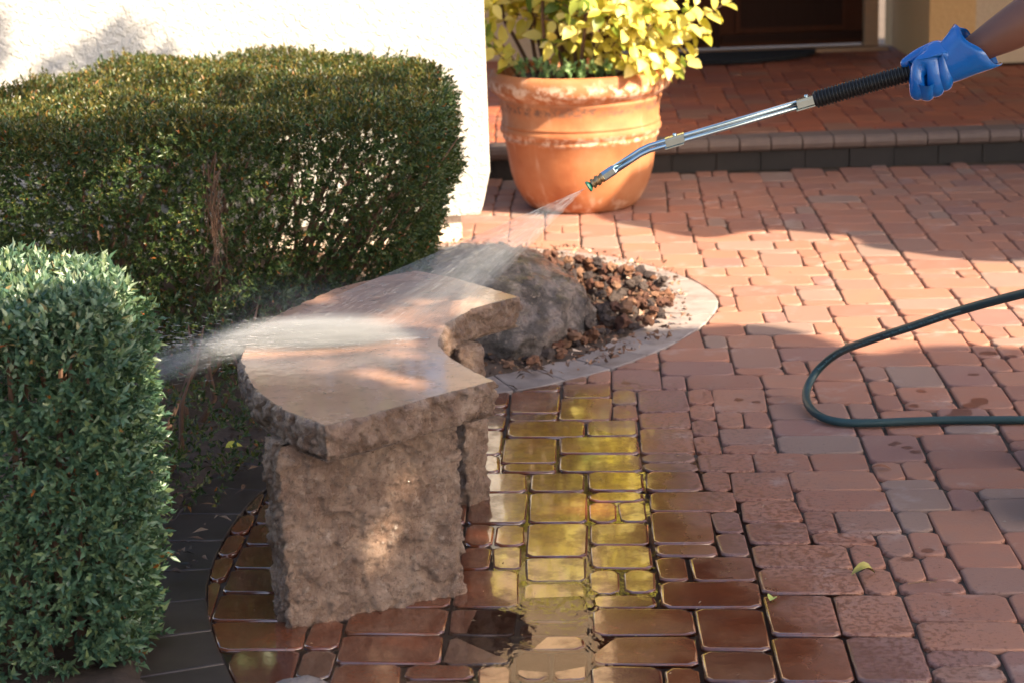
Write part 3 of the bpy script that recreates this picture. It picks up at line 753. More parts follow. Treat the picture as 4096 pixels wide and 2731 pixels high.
# ------------------------------------------------------------------ boulders and lava rock
def boulder(name, loc, dim, seed, mat, sub=5, amp=.16, label=None):
    bm = bmesh.new(); bmesh.ops.create_icosphere(bm, subdivisions=sub, radius=1)
    for v in bm.verts:
        p = v.co.copy(); k = 1 + amp * fbm(p + Vector((seed, 0, 0)), 1.1, 4) + amp * .55 * fbm(p + Vector((seed, 3, 0)), 4, 5) + .035 * fbm(p, 15, 4)
        q = p * k; q.z = q.z * .95 if q.z > 0 else q.z; v.co = Vector((q.x * dim[0], q.y * dim[1], q.z * dim[2]))
    me = bpy.data.meshes.new(name); bm.to_mesh(me); bm.free(); me.materials.append(mat); me.polygons.foreach_set('use_smooth', [True] * len(me.polygons))
    o = add(name, me, None, loc); return tag(o, label, 'boulder')
o = boulder('boulder', (-.09, 6.47, .08), (.325, .43, .215), 2.2, M['boulder'], 5, .13, 'large dark mottled boulder lying behind the stone bench beside lava rocks'); o.rotation_euler.z = .25
boulder('boulder', (-.43, 3.49, .0), (.135, .14, .100), 8., M['rock_dry'], 4, .14, 'pale rounded boulder at the bottom edge in front of the bench')
gravel = empty('gravel_bed', (0, 0, 0), kind='structure')
def grit():
    n = 5200; V = []; F = []
    for _ in range(n):
        x, y = random.uniform(-.9, .62), random.uniform(5.9, 7.85)
        if not inside((x, y), BEDIN): continue
        r = random.uniform(.003, .009); c = Vector((x, y, .024 + .02 * fbm((x, y, 0), 6))); k = len(V)
        V += [c + Vector((random.gauss(0, r), random.gauss(0, r), random.gauss(0, r * .7))) for _ in range(4)]; F += [(k, k + 1, k + 2), (k, k + 2, k + 3), (k, k + 3, k + 1), (k + 1, k + 3, k + 2)]
    g = G('grit'); g.bsdf(Base_Color=g.ramp(g.rnd(True), [(0, (.06, .035, .025)), (.5, (.20, .10, .06)), (.85, (.34, .19, .12)), (1, (.5, .4, .33))]), Roughness=.9)
    o = add('grit', mesh('grit', V, F, g.m), gravel); o['kind'] = 'stuff'
grit()
lm = []
for k in range(9):
    bm = bmesh.new(); bmesh.ops.create_icosphere(bm, subdivisions=2, radius=1); s = random.uniform(0, 50)
    ax = (random.uniform(.8, 1.25), random.uniform(.6, .9), random.uniform(.5, .8))
    for v in bm.verts:
        p = v.co; kk = 1 + .62 * fbm(p + Vector((s, 0, 0)), 1.5, 3); v.co = Vector((p.x * ax[0] * kk, p.y * ax[1] * kk, p.z * ax[2] * kk))
    me = bpy.data.meshes.new('lava_rock'); bm.to_mesh(me); bm.free(); me.materials.append(M['lava']); lm.append(me)
LV = [(-.10, 5.97), (.03, 5.99), (.15, 6.08), (.28, 6.20), (.42, 6.36), (.54, 6.56), (.60, 6.74), (.60, 6.90), (.55, 7.02), (.46, 7.16), (.32, 7.33), (.12, 7.47), (-.15, 7.60), (-.5, 7.68), (-.5, 7.45), (.0, 7.25), (.18, 6.85), (.2, 6.5)]
pts = []
tries = 0
while len(pts) < 299 and tries < 60000:
    tries += 1
    x, y = random.uniform(-.5, .62), random.uniform(5.95, 7.7)
    if not inside((x, y), LV): continue
    lvl = 0 if len(pts) < 215 else 1
    r = random.uniform(.013, .023) if random.random() < .85 else random.uniform(.023, .030)
    if any((x - q[0]) ** 2 + (y - q[1]) ** 2 < ((r + q[2]) * .62) ** 2 for q in pts if q[3] == lvl): continue
    pts.append((x, y, r, lvl))
def bump_h(x, y):
    d = min(math.hypot(x - q[0], y - q[1]) for q in LV[:14]); return min(.045, d * .30)
for x, y, r, lvl in pts:
    o = bpy.data.objects.new('lava_rock', random.choice(lm)); z = .010 + bump_h(x, y) * (1 if lvl else .55) + r * .35 + (.012 if lvl else 0)
    o.location = (x, y, z); o.scale = (r, r, r); o.rotation_euler = (random.uniform(-.5, .5), random.uniform(-.5, .5), random.uniform(0, 6.28)); link(o, gravel)

# ------------------------------------------------------------------ leaves
def leaves_np(P, D, Nn, L, W, fold=.25, curl=.15):
    """one bent, folded leaf per row: five vertices, four triangles"""
    D = D / np.linalg.norm(D, axis=1, keepdims=True)
    S = np.cross(D, Nn); S /= np.linalg.norm(S, axis=1, keepdims=True) + 1e-9
    U = np.cross(S, D); L = L[:, None]; W = W[:, None]
    base = P; mid = P + D * L * .45; tip = P + D * L - U * L * curl
    l = mid - S * W * .5 + U * W * fold; r = mid + S * W * .5 + U * W * fold
    n = len(P); V = np.stack([base, r, tip, l, mid], 1).reshape(-1, 3)
    b = (np.arange(n) * 5)[:, None]
    F = np.concatenate([b + np.array([[0, 1, 4]]), b + np.array([[1, 2, 4]]), b + np.array([[2, 3, 4]]), b + np.array([[3, 0, 4]])], 1).reshape(-1, 3)
    return V, F
def unit(a): return a / (np.linalg.norm(a, axis=-1, keepdims=True) + 1e-9)
def sprigs(P, A, npair, L, W, spread=.9, slen=.03):
    """P tips' bases, A outward axes -> leaves in opposite pairs along each short twig"""
    n = len(P); A = unit(A); ref = unit(np.cross(A, rng.normal(size=(n, 3)))); oth = np.cross(A, ref)
    PP, DD, NN = [], [], []
    for k in range(npair):
        ang = k * 1.57 + rng.uniform(-.4, .4, n)
        rad = ref * np.cos(ang)[:, None] + oth * np.sin(ang)[:, None]
        t = k / max(1, npair - 1); sp = spread * (1.15 - .75 * t) + rng.normal(0, .12, n)
        for sg in (1, -1):
            d = A + rad * (sg * sp)[:, None] + rng.normal(0, .13, (n, 3))
            PP.append(P + A * (slen * t)); DD.append(d); NN.append(A + rng.normal(0, .25, (n, 3)))
    P2, D2, N2 = np.concatenate(PP), np.concatenate(DD), np.concatenate(NN); m = len(P2)
    return leaves_np(P2, D2, N2, L * rng.uniform(.50, 1.25, m), W * rng.uniform(.75, 1.15, m))

o = add('crown', back_crown(), back); o['kind'] = 'stuff'
tb = MB(); tb.tube([(0, 0, -.05), (.05, 0, 1.2), (.0, .1, 2.6)], [.12, .09, .03], 9); tb.build('trunk', M['bark'], back, True)
def poly_np(outline, n=200):
    P = densify([(p[0], p[1]) for p in outline], .02); return np.array([[p.x, p.y] for p in P])
def hedge_points(outline, z0, z1, n_side, n_top, scale_f, dome=.02, round_r=.05):
    """sprig bases and outward axes over the clipped faces of a hedge"""
    o = catmull([(x, y, 0) for x, y in outline] + [(*outline[0], 0)], 10)[:-1]; o = np.array([[p.x, p.y] for p in o])
    seg = np.roll(o, -1, 0) - o; ln = np.hypot(seg[:, 0], seg[:, 1]); cum = np.cumsum(ln)
    c = o.mean(0)
    s = rng.uniform(0, cum[-1], n_side); k = np.searchsorted(cum, s); t = (s - (cum[k] - ln[k])) / ln[k]
    p = o[k] + seg[k] * t[:, None]; nn = np.stack([seg[k][:, 1], -seg[k][:, 0]], 1) / ln[k][:, None]
    z = rng.uniform(z0, z1, n_side); f = scale_f(z); p = c + (p - c) * f[:, None]
    er = np.clip((z - (z1 - round_r)) / round_r, 0, 1)
    p = p - nn * (round_r * (1 - np.sqrt(np.clip(1 - er ** 2, 0, 1))))[:, None]
    Ps = np.column_stack([p, z]); As = np.column_stack([nn, .15 + er * 1.0])
    # top
    lo, hi = o.min(0), o.max(0); T = []
    while len(T) < n_top:
        q = rng.uniform(lo, hi)
        if inside(c + (q - c) * 1.03, o): T.append(q)
    T = np.array(T); Pt = np.column_stack([T, np.full(n_top, z1) + .015 * np.sin(T[:, 0] * 9 + T[:, 1] * 7)]); At = np.column_stack([rng.normal(0, .3, (n_top, 2)), np.ones(n_top)])
    return Ps, As, Pt, At, o

# near hedge, left front
hedge2 = empty('clipped_hedge', (-1.15, 4.05, 0), 'near clipped bluish green hedge at the left edge in front of the bench', 'hedge', 'clipped hedges in the bed')
O2 = [(-.765, 3.84), (-.772, 3.95), (-.805, 4.06), (-.88, 4.15), (-.99, 4.22), (-1.12, 4.26), (-1.5, 4.24), (-1.75, 4.1), (-1.75, 3.9), (-1.55, 3.76), (-1.2, 3.73), (-.94, 3.72), (-.80, 3.76)]
def grow(parent, outline, z0, z1, ns, nt, mat_side, mat_top, L, W, scale_f, npair, thin=None, layers=((0, .55), (.03, .3), (.08, .15)), top_mix=.35, round_r=.05):
    Vs, Fs, Ms = [], [], []; off = 0
    for dep, fr_ in layers:
        Ps, As, Pt, At, o = hedge_points(outline, z0, z1 - dep, int(ns * fr_), int(nt * fr_), scale_f, round_r=round_r)
        Ps = Ps - unit(np.column_stack([As[:, :2], np.zeros(len(As))])) * (dep + rng.exponential(.012, len(Ps)))[:, None]
        hn = np.array([.030 * mnoise.noise(Vector(q) * 4.5) + .018 * mnoise.noise(Vector(q) * 11.) for q in Ps]); Ps = Ps + unit(As) * hn[:, None]
        ht = np.array([.022 * mnoise.noise(Vector(q) * 4.) + .012 * mnoise.noise(Vector(q) * 12.) for q in Pt]); Pt[:, 2] += ht
        Ps += rng.normal(0, .008, Ps.shape); Pt[:, 2] += -rng.exponential(.010, len(Pt)) + (rng.random(len(Pt)) < .02) * rng.uniform(.01, .035, len(Pt))
        for pset, aset, top in ((Ps, As, False), (Pt, At, True)):
            if thin is not None:
                kp = thin(pset); pset, aset = pset[kp], aset[kp]
            a = unit(aset) + rng.normal(0, .30, aset.shape) + np.array([0, 0, .18])
            V, F = sprigs(pset, a, npair, L, W, slen=L * 1.3)
            Vs.append(V); Fs.append(F + off); off += len(V)
            per = len(F) // max(1, len(pset))
            mi = np.zeros(len(F), int)
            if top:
                # new growth on the rear hedge, pale sunlit tone on the near one, by leaf
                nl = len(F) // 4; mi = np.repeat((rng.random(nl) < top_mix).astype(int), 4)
            Ms.append(mi)
    me = mesh_np('foliage', np.concatenate(Vs), np.concatenate(Fs), None, False, np.concatenate(Ms), [mat_side, mat_top])
    return me
def place(name, me, parent, kind='stuff'):
    o = add(name, me, parent); o.location = -parent.location; o['kind'] = kind; return o
f2 = lambda z: np.full_like(z, 1.0) - .05 * np.clip((.5 - z) / .5, 0, 1)
place('foliage', grow(hedge2, O2, .02, .765, 7600, 4400, M['hedge_near'], M['hedge_pale_highlight'], .0245, .0100, f2, 4, layers=((0, .5), (.03, .3), (.075, .2)), round_r=.10), hedge2)
core = MB()
# woody stems inside the near hedge
for k in range(26):
    x, y = random.uniform(-1.5, -.82), random.uniform(3.85, 4.2); tx, ty = x + random.uniform(-.15, .12), y + random.uniform(-.15, .12)
    core.tube([(x, y, 0), ((x + tx) / 2 + random.uniform(-.03, .03), (y + ty) / 2, .4), (tx, ty, .75)], [.010, .007, .003], 5)
place('stems', mesh('stems', core.V, core.F, M['stem']), hedge2)

# big hedge behind
hedge1 = empty('clipped_hedge', (-1.05, 6.6, 0), 'tall broad dark green hedge with flat top before the white wall', 'hedge', 'clipped hedges in the bed')
O1 = [(-.215, 5.98), (-.185, 6.4), (-.187, 6.80), (-.27, 7.10), (-.45, 7.42), (-.75, 7.60), (-1.15, 7.64), (-1.45, 7.45), (-1.72, 6.85), (-1.95, 6.3), (-2.0, 5.95), (-1.7, 5.78), (-1.2, 5.78), (-.93, 5.80), (-.55, 5.84), (-.3, 5.88)]
def thin1(P):
    k = np.ones(len(P), bool)
    # hollow where the dead twigs hang
    k &= ~((np.abs(P[:, 0] + .875 + (P[:, 2] - .55) * -.06) < .026) & (P[:, 1] < 6.05) & (P[:, 2] < .74) & (P[:, 2] > .28))
    nz = np.array([mnoise.noise(Vector((p[0] * 7, p[1] * 7, p[2] * 9))) for p in P])
    low = (P[:, 0] > -.75) & (P[:, 2] < .62)
    k &= ~(low & (nz + (P[:, 0] + .75) * .5 + rng.normal(0, .16, len(P)) > .62))
    k &= ~((P[:, 2] < .26) & (rng.random(len(P)) < .3))
    k &= ~((P[:, 2] < .10 + .22 * np.clip(P[:, 0] + .9, 0, 1)) & (rng.random(len(P)) < .75))
    return k
f1 = lambda z: .80 + .20 * np.clip((z - .10) / .45, 0, 1)
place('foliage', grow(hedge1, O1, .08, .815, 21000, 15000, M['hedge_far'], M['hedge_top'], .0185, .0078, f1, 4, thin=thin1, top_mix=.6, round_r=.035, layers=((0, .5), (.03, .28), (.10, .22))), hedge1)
st1 = MB()
for k in range(60):
    x, y = random.uniform(-1.6, -.55), random.uniform(6.1, 7.1)
    dx, dy = random.uniform(.05, .45), random.uniform(-.25, .15)
    if k < 9: x = random.uniform(-1.0, -.68); y = random.uniform(5.0, 5.9); dx = random.uniform(-.1, .25); dy = random.uniform(-.1, .3)
    if k > 45: x = random.uniform(-.95, -.7); y = random.uniform(6.15, 6.6); dx = random.uniform(.35, .62); dy = random.uniform(-.35, .1)
    h = random.uniform(.22, .36) if k < 9 else random.uniform(.5, .75); j = lambda: random.uniform(-.03, .03)
    st1.tube([(x, y, 0), (x + dx * .35 + j(), y + dy * .35 + j(), h * .3), (x + dx * .7 + j(), y + dy * .7 + j(), h * .68), (x + dx, y + dy, h)], [random.uniform(.006, .015), .009, .006, .002], 5)
def lower_growth():
    n = 900; P = np.column_stack([rng.uniform(-1.25, -.60, n), rng.uniform(4.75, 6.1, n), rng.uniform(.04, 1, n)])
    k = np.array([inside(p, BEDIN) for p in P]) & (P[:, 0] < -.66 + (P[:, 1] - 4.75) * .25); P = P[k]
    P[:, 2] *= .10 + .30 * np.clip((P[:, 1] - 4.7) / .9, 0, 1) + .12 * np.clip(-.7 - P[:, 0], 0, .4)
    V, F = sprigs(P, rng.normal(0, .6, P.shape) + np.array([.1, -.3, .7]), 4, .022, .0088, slen=.035); return mesh_np('lower_growth', V, F, M['hedge_far'])
place('lower_growth', lower_growth(), hedge1)
place('stems', mesh('stems', st1.V, st1.F, M['stem'], True), hedge1)
tw = MB()
for k in range(20):   # dead twigs hanging in the hollow of the face
    x = -.875 + random.gauss(0, .012); z = random.uniform(.60, .70) if k % 2 else random.uniform(.50, .60); y = 5.84 + random.uniform(0, .03)
    P = [(x + random.gauss(0, .02), y + .05, z + .05), (x, y, z)]; ln = random.uniform(.12, .26); px = x
    for q in range(5):
        px += random.gauss(0, .009); P.append((px, y - .008 * q + random.gauss(0, .006), z - ln * (q + 1) / 5))
    tw.tube(P, [.0022, .002, .0017, .0014, .0011, .0009, .0006], 4)
place('dead_twigs', mesh('dead_twigs', tw.V, tw.F, M['twig']), hedge1)

# litter on the soil
def litter():
    n = 2600; P = []
    while len(P) < n:
        x, y = rng.uniform(-1.6, .1), rng.uniform(4.3, 7.8)
        if inside((x, y), BEDIN): P.append((x, y, .022 + .02 * fbm((x, y, 0), 6)))
    P = np.array(P); D = np.column_stack([rng.normal(0, 1, (n, 2)), rng.normal(0, .25, n)])
    V, F = leaves_np(P, D, np.column_stack([rng.normal(0, .4, (n, 2)), np.ones(n)]), rng.uniform(.015, .05, n), rng.uniform(.006, .014, n))
    return mesh_np('leaf_litter', V, F, leaf_mat('dry_litter', [(0, (.03, .018, .012)), (.5, (.08, .045, .028)), (.85, (.17, .09, .05)), (1, (.3, .2, .12))], .1, .6))
o = add('leaf_litter', litter()); o['kind'] = 'stuff'

# ------------------------------------------------------------------ potted plant
POT = Vector((.332, 8.64, 0))
pot = empty('flower_pot', POT, 'large weathered terracotta flower pot with lime bloom in front of the entry', 'flower pot')
prof_ = [(.0, .012), (.20, .012), (.225, .0), (.235, .006), (.262, .035), (.292, .09), (.311, .15), (.322, .22), (.332, .285), (.338, .293), (.341, .300), (.337, .307), (.340, .313), (.350, .322), (.352, .335), (.346, .346), (.343, .350), (.348, .355), (.346, .362), (.341, .366), (.347, .43), (.352, .447), (.356, .455), (.352, .462), (.358, .470), (.372, .482), (.386, .492), (.392, .505), (.394, .53), (.391, .553), (.382, .568), (.368, .573), (.352, .570), (.345, .555), (.34, .52)]
prof_ = [(r_ * 1.0, z_ * 1.05) for r_, z_ in prof_]
b = MB(); b.lathe(prof_, 72); auto_smooth(b.build('pot_body', M['terracotta'], pot, True), 60)
b = MB(); b.lathe([(.0, .56), (.2, .565), (.343, .552)], 36); b.build('potting_soil', M['soil'], pot)
plant = empty('golden_shrub', POT + Vector((0, 0, .56)), 'bright yellow-green leafy shrub growing from the terracotta pot', 'shrub')
P0 = POT + Vector((0, 0, .56))
stems = MB(); LP, LD, LN = [], [], []
rp = random.Random(5)
def shoot(p, d, length, r, leafy, droop, gap=.045):
    p = Vector(p); d = Vector(d).normalized(); P = [p.copy()]; n = max(4, int(length / .05)); side = d.orthogonal().normalized()
    for k in range(n):
        d = (d + Vector((rp.gauss(0, .07), rp.gauss(0, .07), rp.gauss(0, .05) - droop)) + SUN * .02).normalized()
        p = p + d * (length / n); P.append(p.copy())
    stems.tube(P, [r * (1 - .8 * k / n) for k in range(n + 1)], 5)
    L = 0.; a = rp.uniform(0, 6.28)
    for k in range(n):
        seg = (P[k + 1] - P[k]).length; t = k / n
        while L < seg:
            if t >= leafy:
                q = P[k].lerp(P[k + 1], L / seg); dd = (P[k + 1] - P[k]).normalized(); s = dd.orthogonal().normalized()
                for sg in (0, math.pi):
                    v = Matrix.Rotation(a + sg, 3, dd) @ s
                    LP.append(q); LD.append(v * 1.0 + dd * .5 + Vector((0, 0, -.25))); LN.append(SUN * .9 + Vector((0, -.3, .5)) + Vector((rp.gauss(0, .35), rp.gauss(0, .35), rp.gauss(0, .35))))
                a += 1.4
            L += gap
        L -= seg
    return P
trunks = []
for k in range(26):
    a = rp.uniform(0, 6.28); rr = rp.uniform(.02, .22); b0 = Vector((rr * math.cos(a), rr * math.sin(a), .0))
    d = Vector((math.cos(a) * rp.uniform(.1, .45), math.sin(a) * rp.uniform(.1, .45), 1)); L = rp.uniform(.7, 1.75)
    P = shoot(b0, d, L, .010, .22, .005, .050)
    for q in range(7):
        kk = rp.randrange(max(2, int(len(P) * .08)), len(P)); aa = rp.uniform(0, 6.28)
        shoot(P[kk], Vector((math.cos(aa), math.sin(aa), rp.uniform(.0, .6))), rp.uniform(.15, .36), .004, .05, .03, .042)
# low shoots leaning out over the rim, one long to the right
shoot((.16, -.10, .05), (1, -.10, .62), .52, .006, .12, .035, .040)
for (bx, by, dx, dy, dz, L) in ((.20, -.05, .9, .2, .5, .40), (.22, -.12, .8, -.3, .25, .28), (.15, -.2, .5, -.6, .5, .28), (.05, -.2, .25, -.5, .7, .35), (.24, .0, .9, -.1, .15, .26), (.1, -.15, .4, -.3, 1, .45), (.18, -.1, .6, -.2, .8, .5), (-.26, -.1, -.4, -.3, .6, .28), (-.24, -.05, -.6, -.1, .9, .4), (.22, -.16, .5, -.3, .15, .2), (.12, -.22, .3, -.3, .25, .2), (.26, -.1, .3, -.2, .1, .15), (.02, -.22, .2, -.3, .9, .5), (.2, -.15, .35, -.2, .9, .4)):
    shoot((bx, by, .02), (dx, dy, dz), L, .005, .08, .03, .036)
stems.build('stems', M['stem'], plant, True)
LP = np.array([tuple(v) for v in LP]); LD = np.array([tuple(v) for v in LD]); LN = np.array([tuple(v) for v in LN])
kp = ~((LP[:, 2] > .38) & (LP[:, 0] > .20)) & (LP[:, 2] < 1.30) & ~((LP[:, 2] > .42) & (LP[:, 0] > .30) & (rng.random(len(LP)) < .6))
LP, LD, LN = LP[kp], LD[kp], LN[kp]
LD = LD + rng.normal(0, .2, LD.shape)
vis = np.array([(lambda s: (1 if (0 < s[0] < 1 and 0 < s[1] < 1.01) else 0))(project(P0 + Vector(p))) for p in LP])
order = np.argsort(-(vis * 10 - LP[:, 1]))
lmesh = []
for k in range(6):   # shared leaf shapes, pointed oval
    L, W, cu = 1., rng.uniform(.56, .72), rng.uniform(.05, .3); V = [(0, 0, 0)]
    for t, w in ((.16, .62), (.42, 1.0), (.72, .70)): V += [(t, -W * w * .5, .10 * w - cu * t * t), (t, 0, -cu * t * t), (t, W * w * .5, .10 * w - cu * t * t)]
    V.append((1, 0, -cu)); F = [(0, 1, 2), (0, 2, 3), (1, 4, 5, 2), (2, 5, 6, 3), (4, 7, 8, 5), (5, 8, 9, 6), (7, 10, 8), (8, 10, 9)]
    lmesh.append((np.array(V), F))
def leaf_frame(i):
    x = Vector(LD[i]).normalized(); z = Vector(LN[i]); z = (z - x * z.dot(x)).normalized(); y = z.cross(x)
    return Matrix(((x.x, y.x, z.x), (x.y, y.y, z.y), (x.z, y.z, z.z)))
MG = {}
for q in ('gold_leaf', 'green_leaf'):
    g = G(q + '_single'); c = g.ramp(g.rnd(), [(0, (.50, .46, .07)), (.4, (.68, .60, .13)), (.75, (.80, .70, .22)), (1, (.86, .78, .36))] if q == 'gold_leaf' else [(0, (.10, .17, .02)), (1, (.33, .38, .06))])
    p = g.n('BsdfPrincipled', {'Base Color': c, 'Roughness': .42}); t = g.n('BsdfTranslucent', {'Color': c}); g.surf(g.n('MixShader', {0: .40, 1: p.outputs[0], 2: t.outputs[0]}).outputs[0]); MG[q] = g.m
shared = {}
for s in range(6):
    for q in MG: shared[s, q] = mesh('leaf', lmesh[s][0], lmesh[s][1], MG[q], True)
restV, restF = [], []
for rank, i in enumerate(order):
    size = rp.uniform(.056, .092); s = rp.randrange(6); m = leaf_frame(i)
    if rank < 299:
        q = 'green_leaf' if (LP[i][0] < .05 and rp.random() < .55) or rp.random() < .12 else 'gold_leaf'
        o = bpy.data.objects.new('leaf', shared[s, q]); o.matrix_local = Matrix.Translation(Vector(LP[i])) @ m.to_4x4() @ Matrix.Scale(size, 4); link(o, plant)
    else:
        n = len(restV); restV += [Vector(LP[i]) + m @ (Vector(v) * size) for v in lmesh[s][0]]; restF += [tuple(k + n for k in f) for f in lmesh[s][1]]
if restV:
    o = add('crown_leaves', mesh('crown_leaves', restV, restF, M['gold_leaf'], True), plant); o['kind'] = 'stuff'
# pale low succulents along the front rim
suc = empty('succulent', P0, 'pale green low succulents along the front rim of the terracotta pot', 'succulent')
def rosettes():
    PP, AA = [], []
    for k in range(60):
        a = rp.uniform(R(205), R(300)); rr = rp.uniform(.24, .325); PP.append((rr * math.cos(a), rr * math.sin(a), rp.uniform(.01, .075))); AA.append((rp.gauss(0, .25), rp.gauss(-.15, .25), 1))
    return sprigs(np.array(PP), np.array(AA), 5, .026, .013, 1.0, .03)
V, F = rosettes(); o = add('rosettes', mesh_np('rosettes', V, F, M['succulent']), suc); o['kind'] = 'stuff'

# ------------------------------------------------------------------ pressure washer lance
def metal(name, col, rough):
    g = G(name); g.bsdf(Base_Color=g.mix(g.noise(30, 3, .6, g.obj()), tuple(x * .8 for x in col), col), Metallic=1., Roughness=rough, Normal=g.bump(g.noise(300, 2, .5, g.obj()), .05, .001)); return g.m
M['zinc'] = metal('zinc_plated_steel', (.55, .68, .74), .22); M['brass'] = metal('brass', (.42, .30, .17), .35)
M['rubber'] = simple('black_rubber', (.012, .012, .012), .45); M['tip'] = simple('green_plastic', (.01, .10, .07), .4); M['tip'] = M['tip']
lance = empty('pressure_washer_lance', (.95, 4.65, 1.07), 'zinc plated pressure washer lance with black ribbed grip held over the bench', 'spray lance')
O_ = Vector((.95, 4.65, 1.07))
def lp(*p): return Vector(p) - O_
nz_, bend, g0, g1 = lp(.205, 4.748, .812), lp(.335, 4.745, .894), lp(.736, 4.70, 1.006), lp(.958, 4.65, 1.071)
dA = (bend - nz_).normalized(); dB = (g0 - bend).normalized(); dG = (g1 - g0).normalized()
upv = Vector((0, 0, 1))
def tube_line(offz, offy):
    off = upv * offz + Vector((0, offy, 0)); c = [nz_ + dA * .055, bend - dA * .035, bend - dA * .012, bend + dB * .012, bend + dB * .035, g0 + dG * .02]
    return [p + off for p in c]
for oz, oy in ((.0058, .002), (-.0058, -.002)):
    b = MB(); b.tube(tube_line(oz, oy), .0058, 12); b.build('tube', M['zinc'], lance, True)
for pt in (bend + dB * .075, g0 - dB * .020):
    b = MB(); rot = Vector((1, 0, 0)).rotation_difference(dB).to_matrix()
    b.box(pt + upv * .0095, (.047, .020, .006), rot); b.box(pt - upv * .0125, (.047, .020, .003), rot); b.box(pt + Vector((0, -.0105, 0)), (.046, .002, .016), rot); br = b.build('bracket', M['zinc'], lance)
    b = MB(); b.lathe([(0, .006), (.004, .006), (.005, .003), (.005, 0)], 12, pt + upv * .0125 , upv); b.build('screw', M['zinc'], br, True)
b = MB(); b.lathe([(.0, 0), (.0115, 0), (.0125, .002), (.0125, .032), (.0115, .034), (0, .034)], 6, nz_ + dA * .034, dA); b.build('hex_fitting', M['zinc'], lance)
b = MB(); b.lathe([(.0, 0), (.0085, .0), (.0125, .001), (.0125, .006), (.0095, .008), (.0095, .012), (.0130, .013), (.0130, .020), (.010, .022), (.010, .026), (.0125, .027), (.012, .033), (.0, .033)], 20, nz_ + dA * .002, dA); auto_smooth(b.build('coupler', M['brass'], lance))
b = MB(); b.lathe([(.0, -.004), (.0135, -.004), (.0145, -.001), (.0125, .002), (.007, .006), (.006, .012), (0, .012)], 14, nz_ - dA * .006, dA); tip = b.build('nozzle_tip', M['tip'], lance)
prof_g = [(.0, 0), (.017, 0)]; nrib = 30; gl_ = (g1 - g0).length + .02
for k in range(nrib):
    z = .003 + (gl_ - .006) * k / nrib; w = (gl_ - .006) / nrib
    prof_g += [(.0175, z), (.0212, z + w * .25), (.0212, z + w * .6), (.0175, z + w * .85)]
prof_g += [(.0165, gl_), (0, gl_)]
b = MB(); b.lathe(prof_g, 28, g0, dG); auto_smooth(b.build('grip', M['rubber'], lance), 50)
b = MB(); b.tube([g1, g1 + dG * .05, g1 + dG * .085], [.014, .016, .012], 12); b.build('trigger_gun', M['rubber'], lance, True)

# ------------------------------------------------------------------ person
def skin_obj(name, J, E, Rr, mat, parent, sub=2, root=0):
    me = bpy.data.meshes.new(name); me.from_pydata([tuple(j) for j in J], E, []); o = bpy.data.objects.new(name, me); C.objects.link(o)
    mo = o.modifiers.new('s', 'SKIN'); mo.use_smooth_shade = True
    for i, r in enumerate(Rr):
        sv = me.skin_vertices[0].data[i]; sv.radius = (r, r) if not hasattr(r, '__len__') else r; sv.use_root = (i == root)
    ms = o.modifiers.new('u', 'SUBSURF'); ms.levels = sub; ms.render_levels = sub
    dg = bpy.context.evaluated_depsgraph_get(); ev = o.evaluated_get(dg)
    nm2 = bpy.data.meshes.new_from_object(ev); nm2.name = name; nm2.materials.clear(); nm2.materials.append(mat); nm2.polygons.foreach_set('use_smooth', [True] * len(nm2.polygons))
    bpy.data.objects.remove(o); bpy.data.meshes.remove(me)
    return add(name, nm2, parent)
def skin_mat():
    g = G('skin'); n_ = g.noise(14, 5, .6, g.obj()); c = g.mix(n_, (.15, .062, .042), (.22, .095, .062))
    g.bsdf(Base_Color=c, Roughness=.5, Subsurface_Weight=.08, Subsurface_Radius=(.01, .004, .002), Normal=g.bump(g.noise(500, 3, .6, g.obj()), .15, .001)); return g.m
def glove_mat():
    g = G('blue_rubber_glove'); c = g.mix(g.noise(8, 3, .5, g.obj()), (.004, .115, .42), (.007, .160, .56))
    g.bsdf(Base_Color=c, Roughness=.22, Normal=g.bump(g.noise(26, 3, .5, g.obj()), .35, .008), Coat_Weight=.35, Coat_Roughness=.12); return g.m
M['skin'] = skin_mat(); M['glove'] = glove_mat(); M['shirt'] = simple('grey_shirt', (.09, .09, .10), .9); M['trouser'] = simple('dark_trousers', (.03, .035, .05), .9); M['boot'] = simple('black_boot', (.012, .011, .010), .4); M['hair'] = simple('dark_hair', (.02, .013, .01), .6)
PO = Vector((1.50, 4.72, 0))
person = empty('person', PO, 'worker at the right edge in a blue rubber glove holding the spray lance', 'person')
def pp(*a): return Vector(a) - PO
wrist, elbow, shL, shR = pp(1.045, 4.62, 1.098), pp(1.30, 4.56, 1.262), pp(1.50, 4.56, 1.45), pp(1.52, 4.92, 1.45)
J = [pp(1.52, 4.74, .98), pp(1.52, 4.74, 1.20), pp(1.51, 4.74, 1.42), pp(1.49, 4.74, 1.53), pp(1.46, 4.74, 1.64), pp(1.45, 4.74, 1.73),
     shL, elbow, pp(1.185, 4.585, 1.178), wrist, pp(1.02, 4.61, 1.085), shR, pp(1.56, 5.02, 1.18), pp(1.55, 5.0, .95), pp(1.55, 5.0, .86),
     pp(1.52, 4.64, .92), pp(1.47, 4.60, .50), pp(1.49, 4.58, .10), pp(1.53, 4.84, .92), pp(1.55, 4.90, .50), pp(1.60, 4.95, .10)]
E = [(0, 1), (1, 2), (2, 3), (3, 4), (4, 5), (2, 6), (6, 7), (7, 8), (8, 9), (9, 10), (2, 11), (11, 12), (12, 13), (13, 14), (0, 15), (15, 16), (16, 17), (0, 18), (18, 19), (19, 20)]
Rr = [.13, .125, .13, .055, .085, .075, .068, .056, .057, .024, .018, .065, .045, .033, .035, .085, .06, .04, .085, .06, .04]
skin_obj('body', J, E, Rr, M['skin'], person)
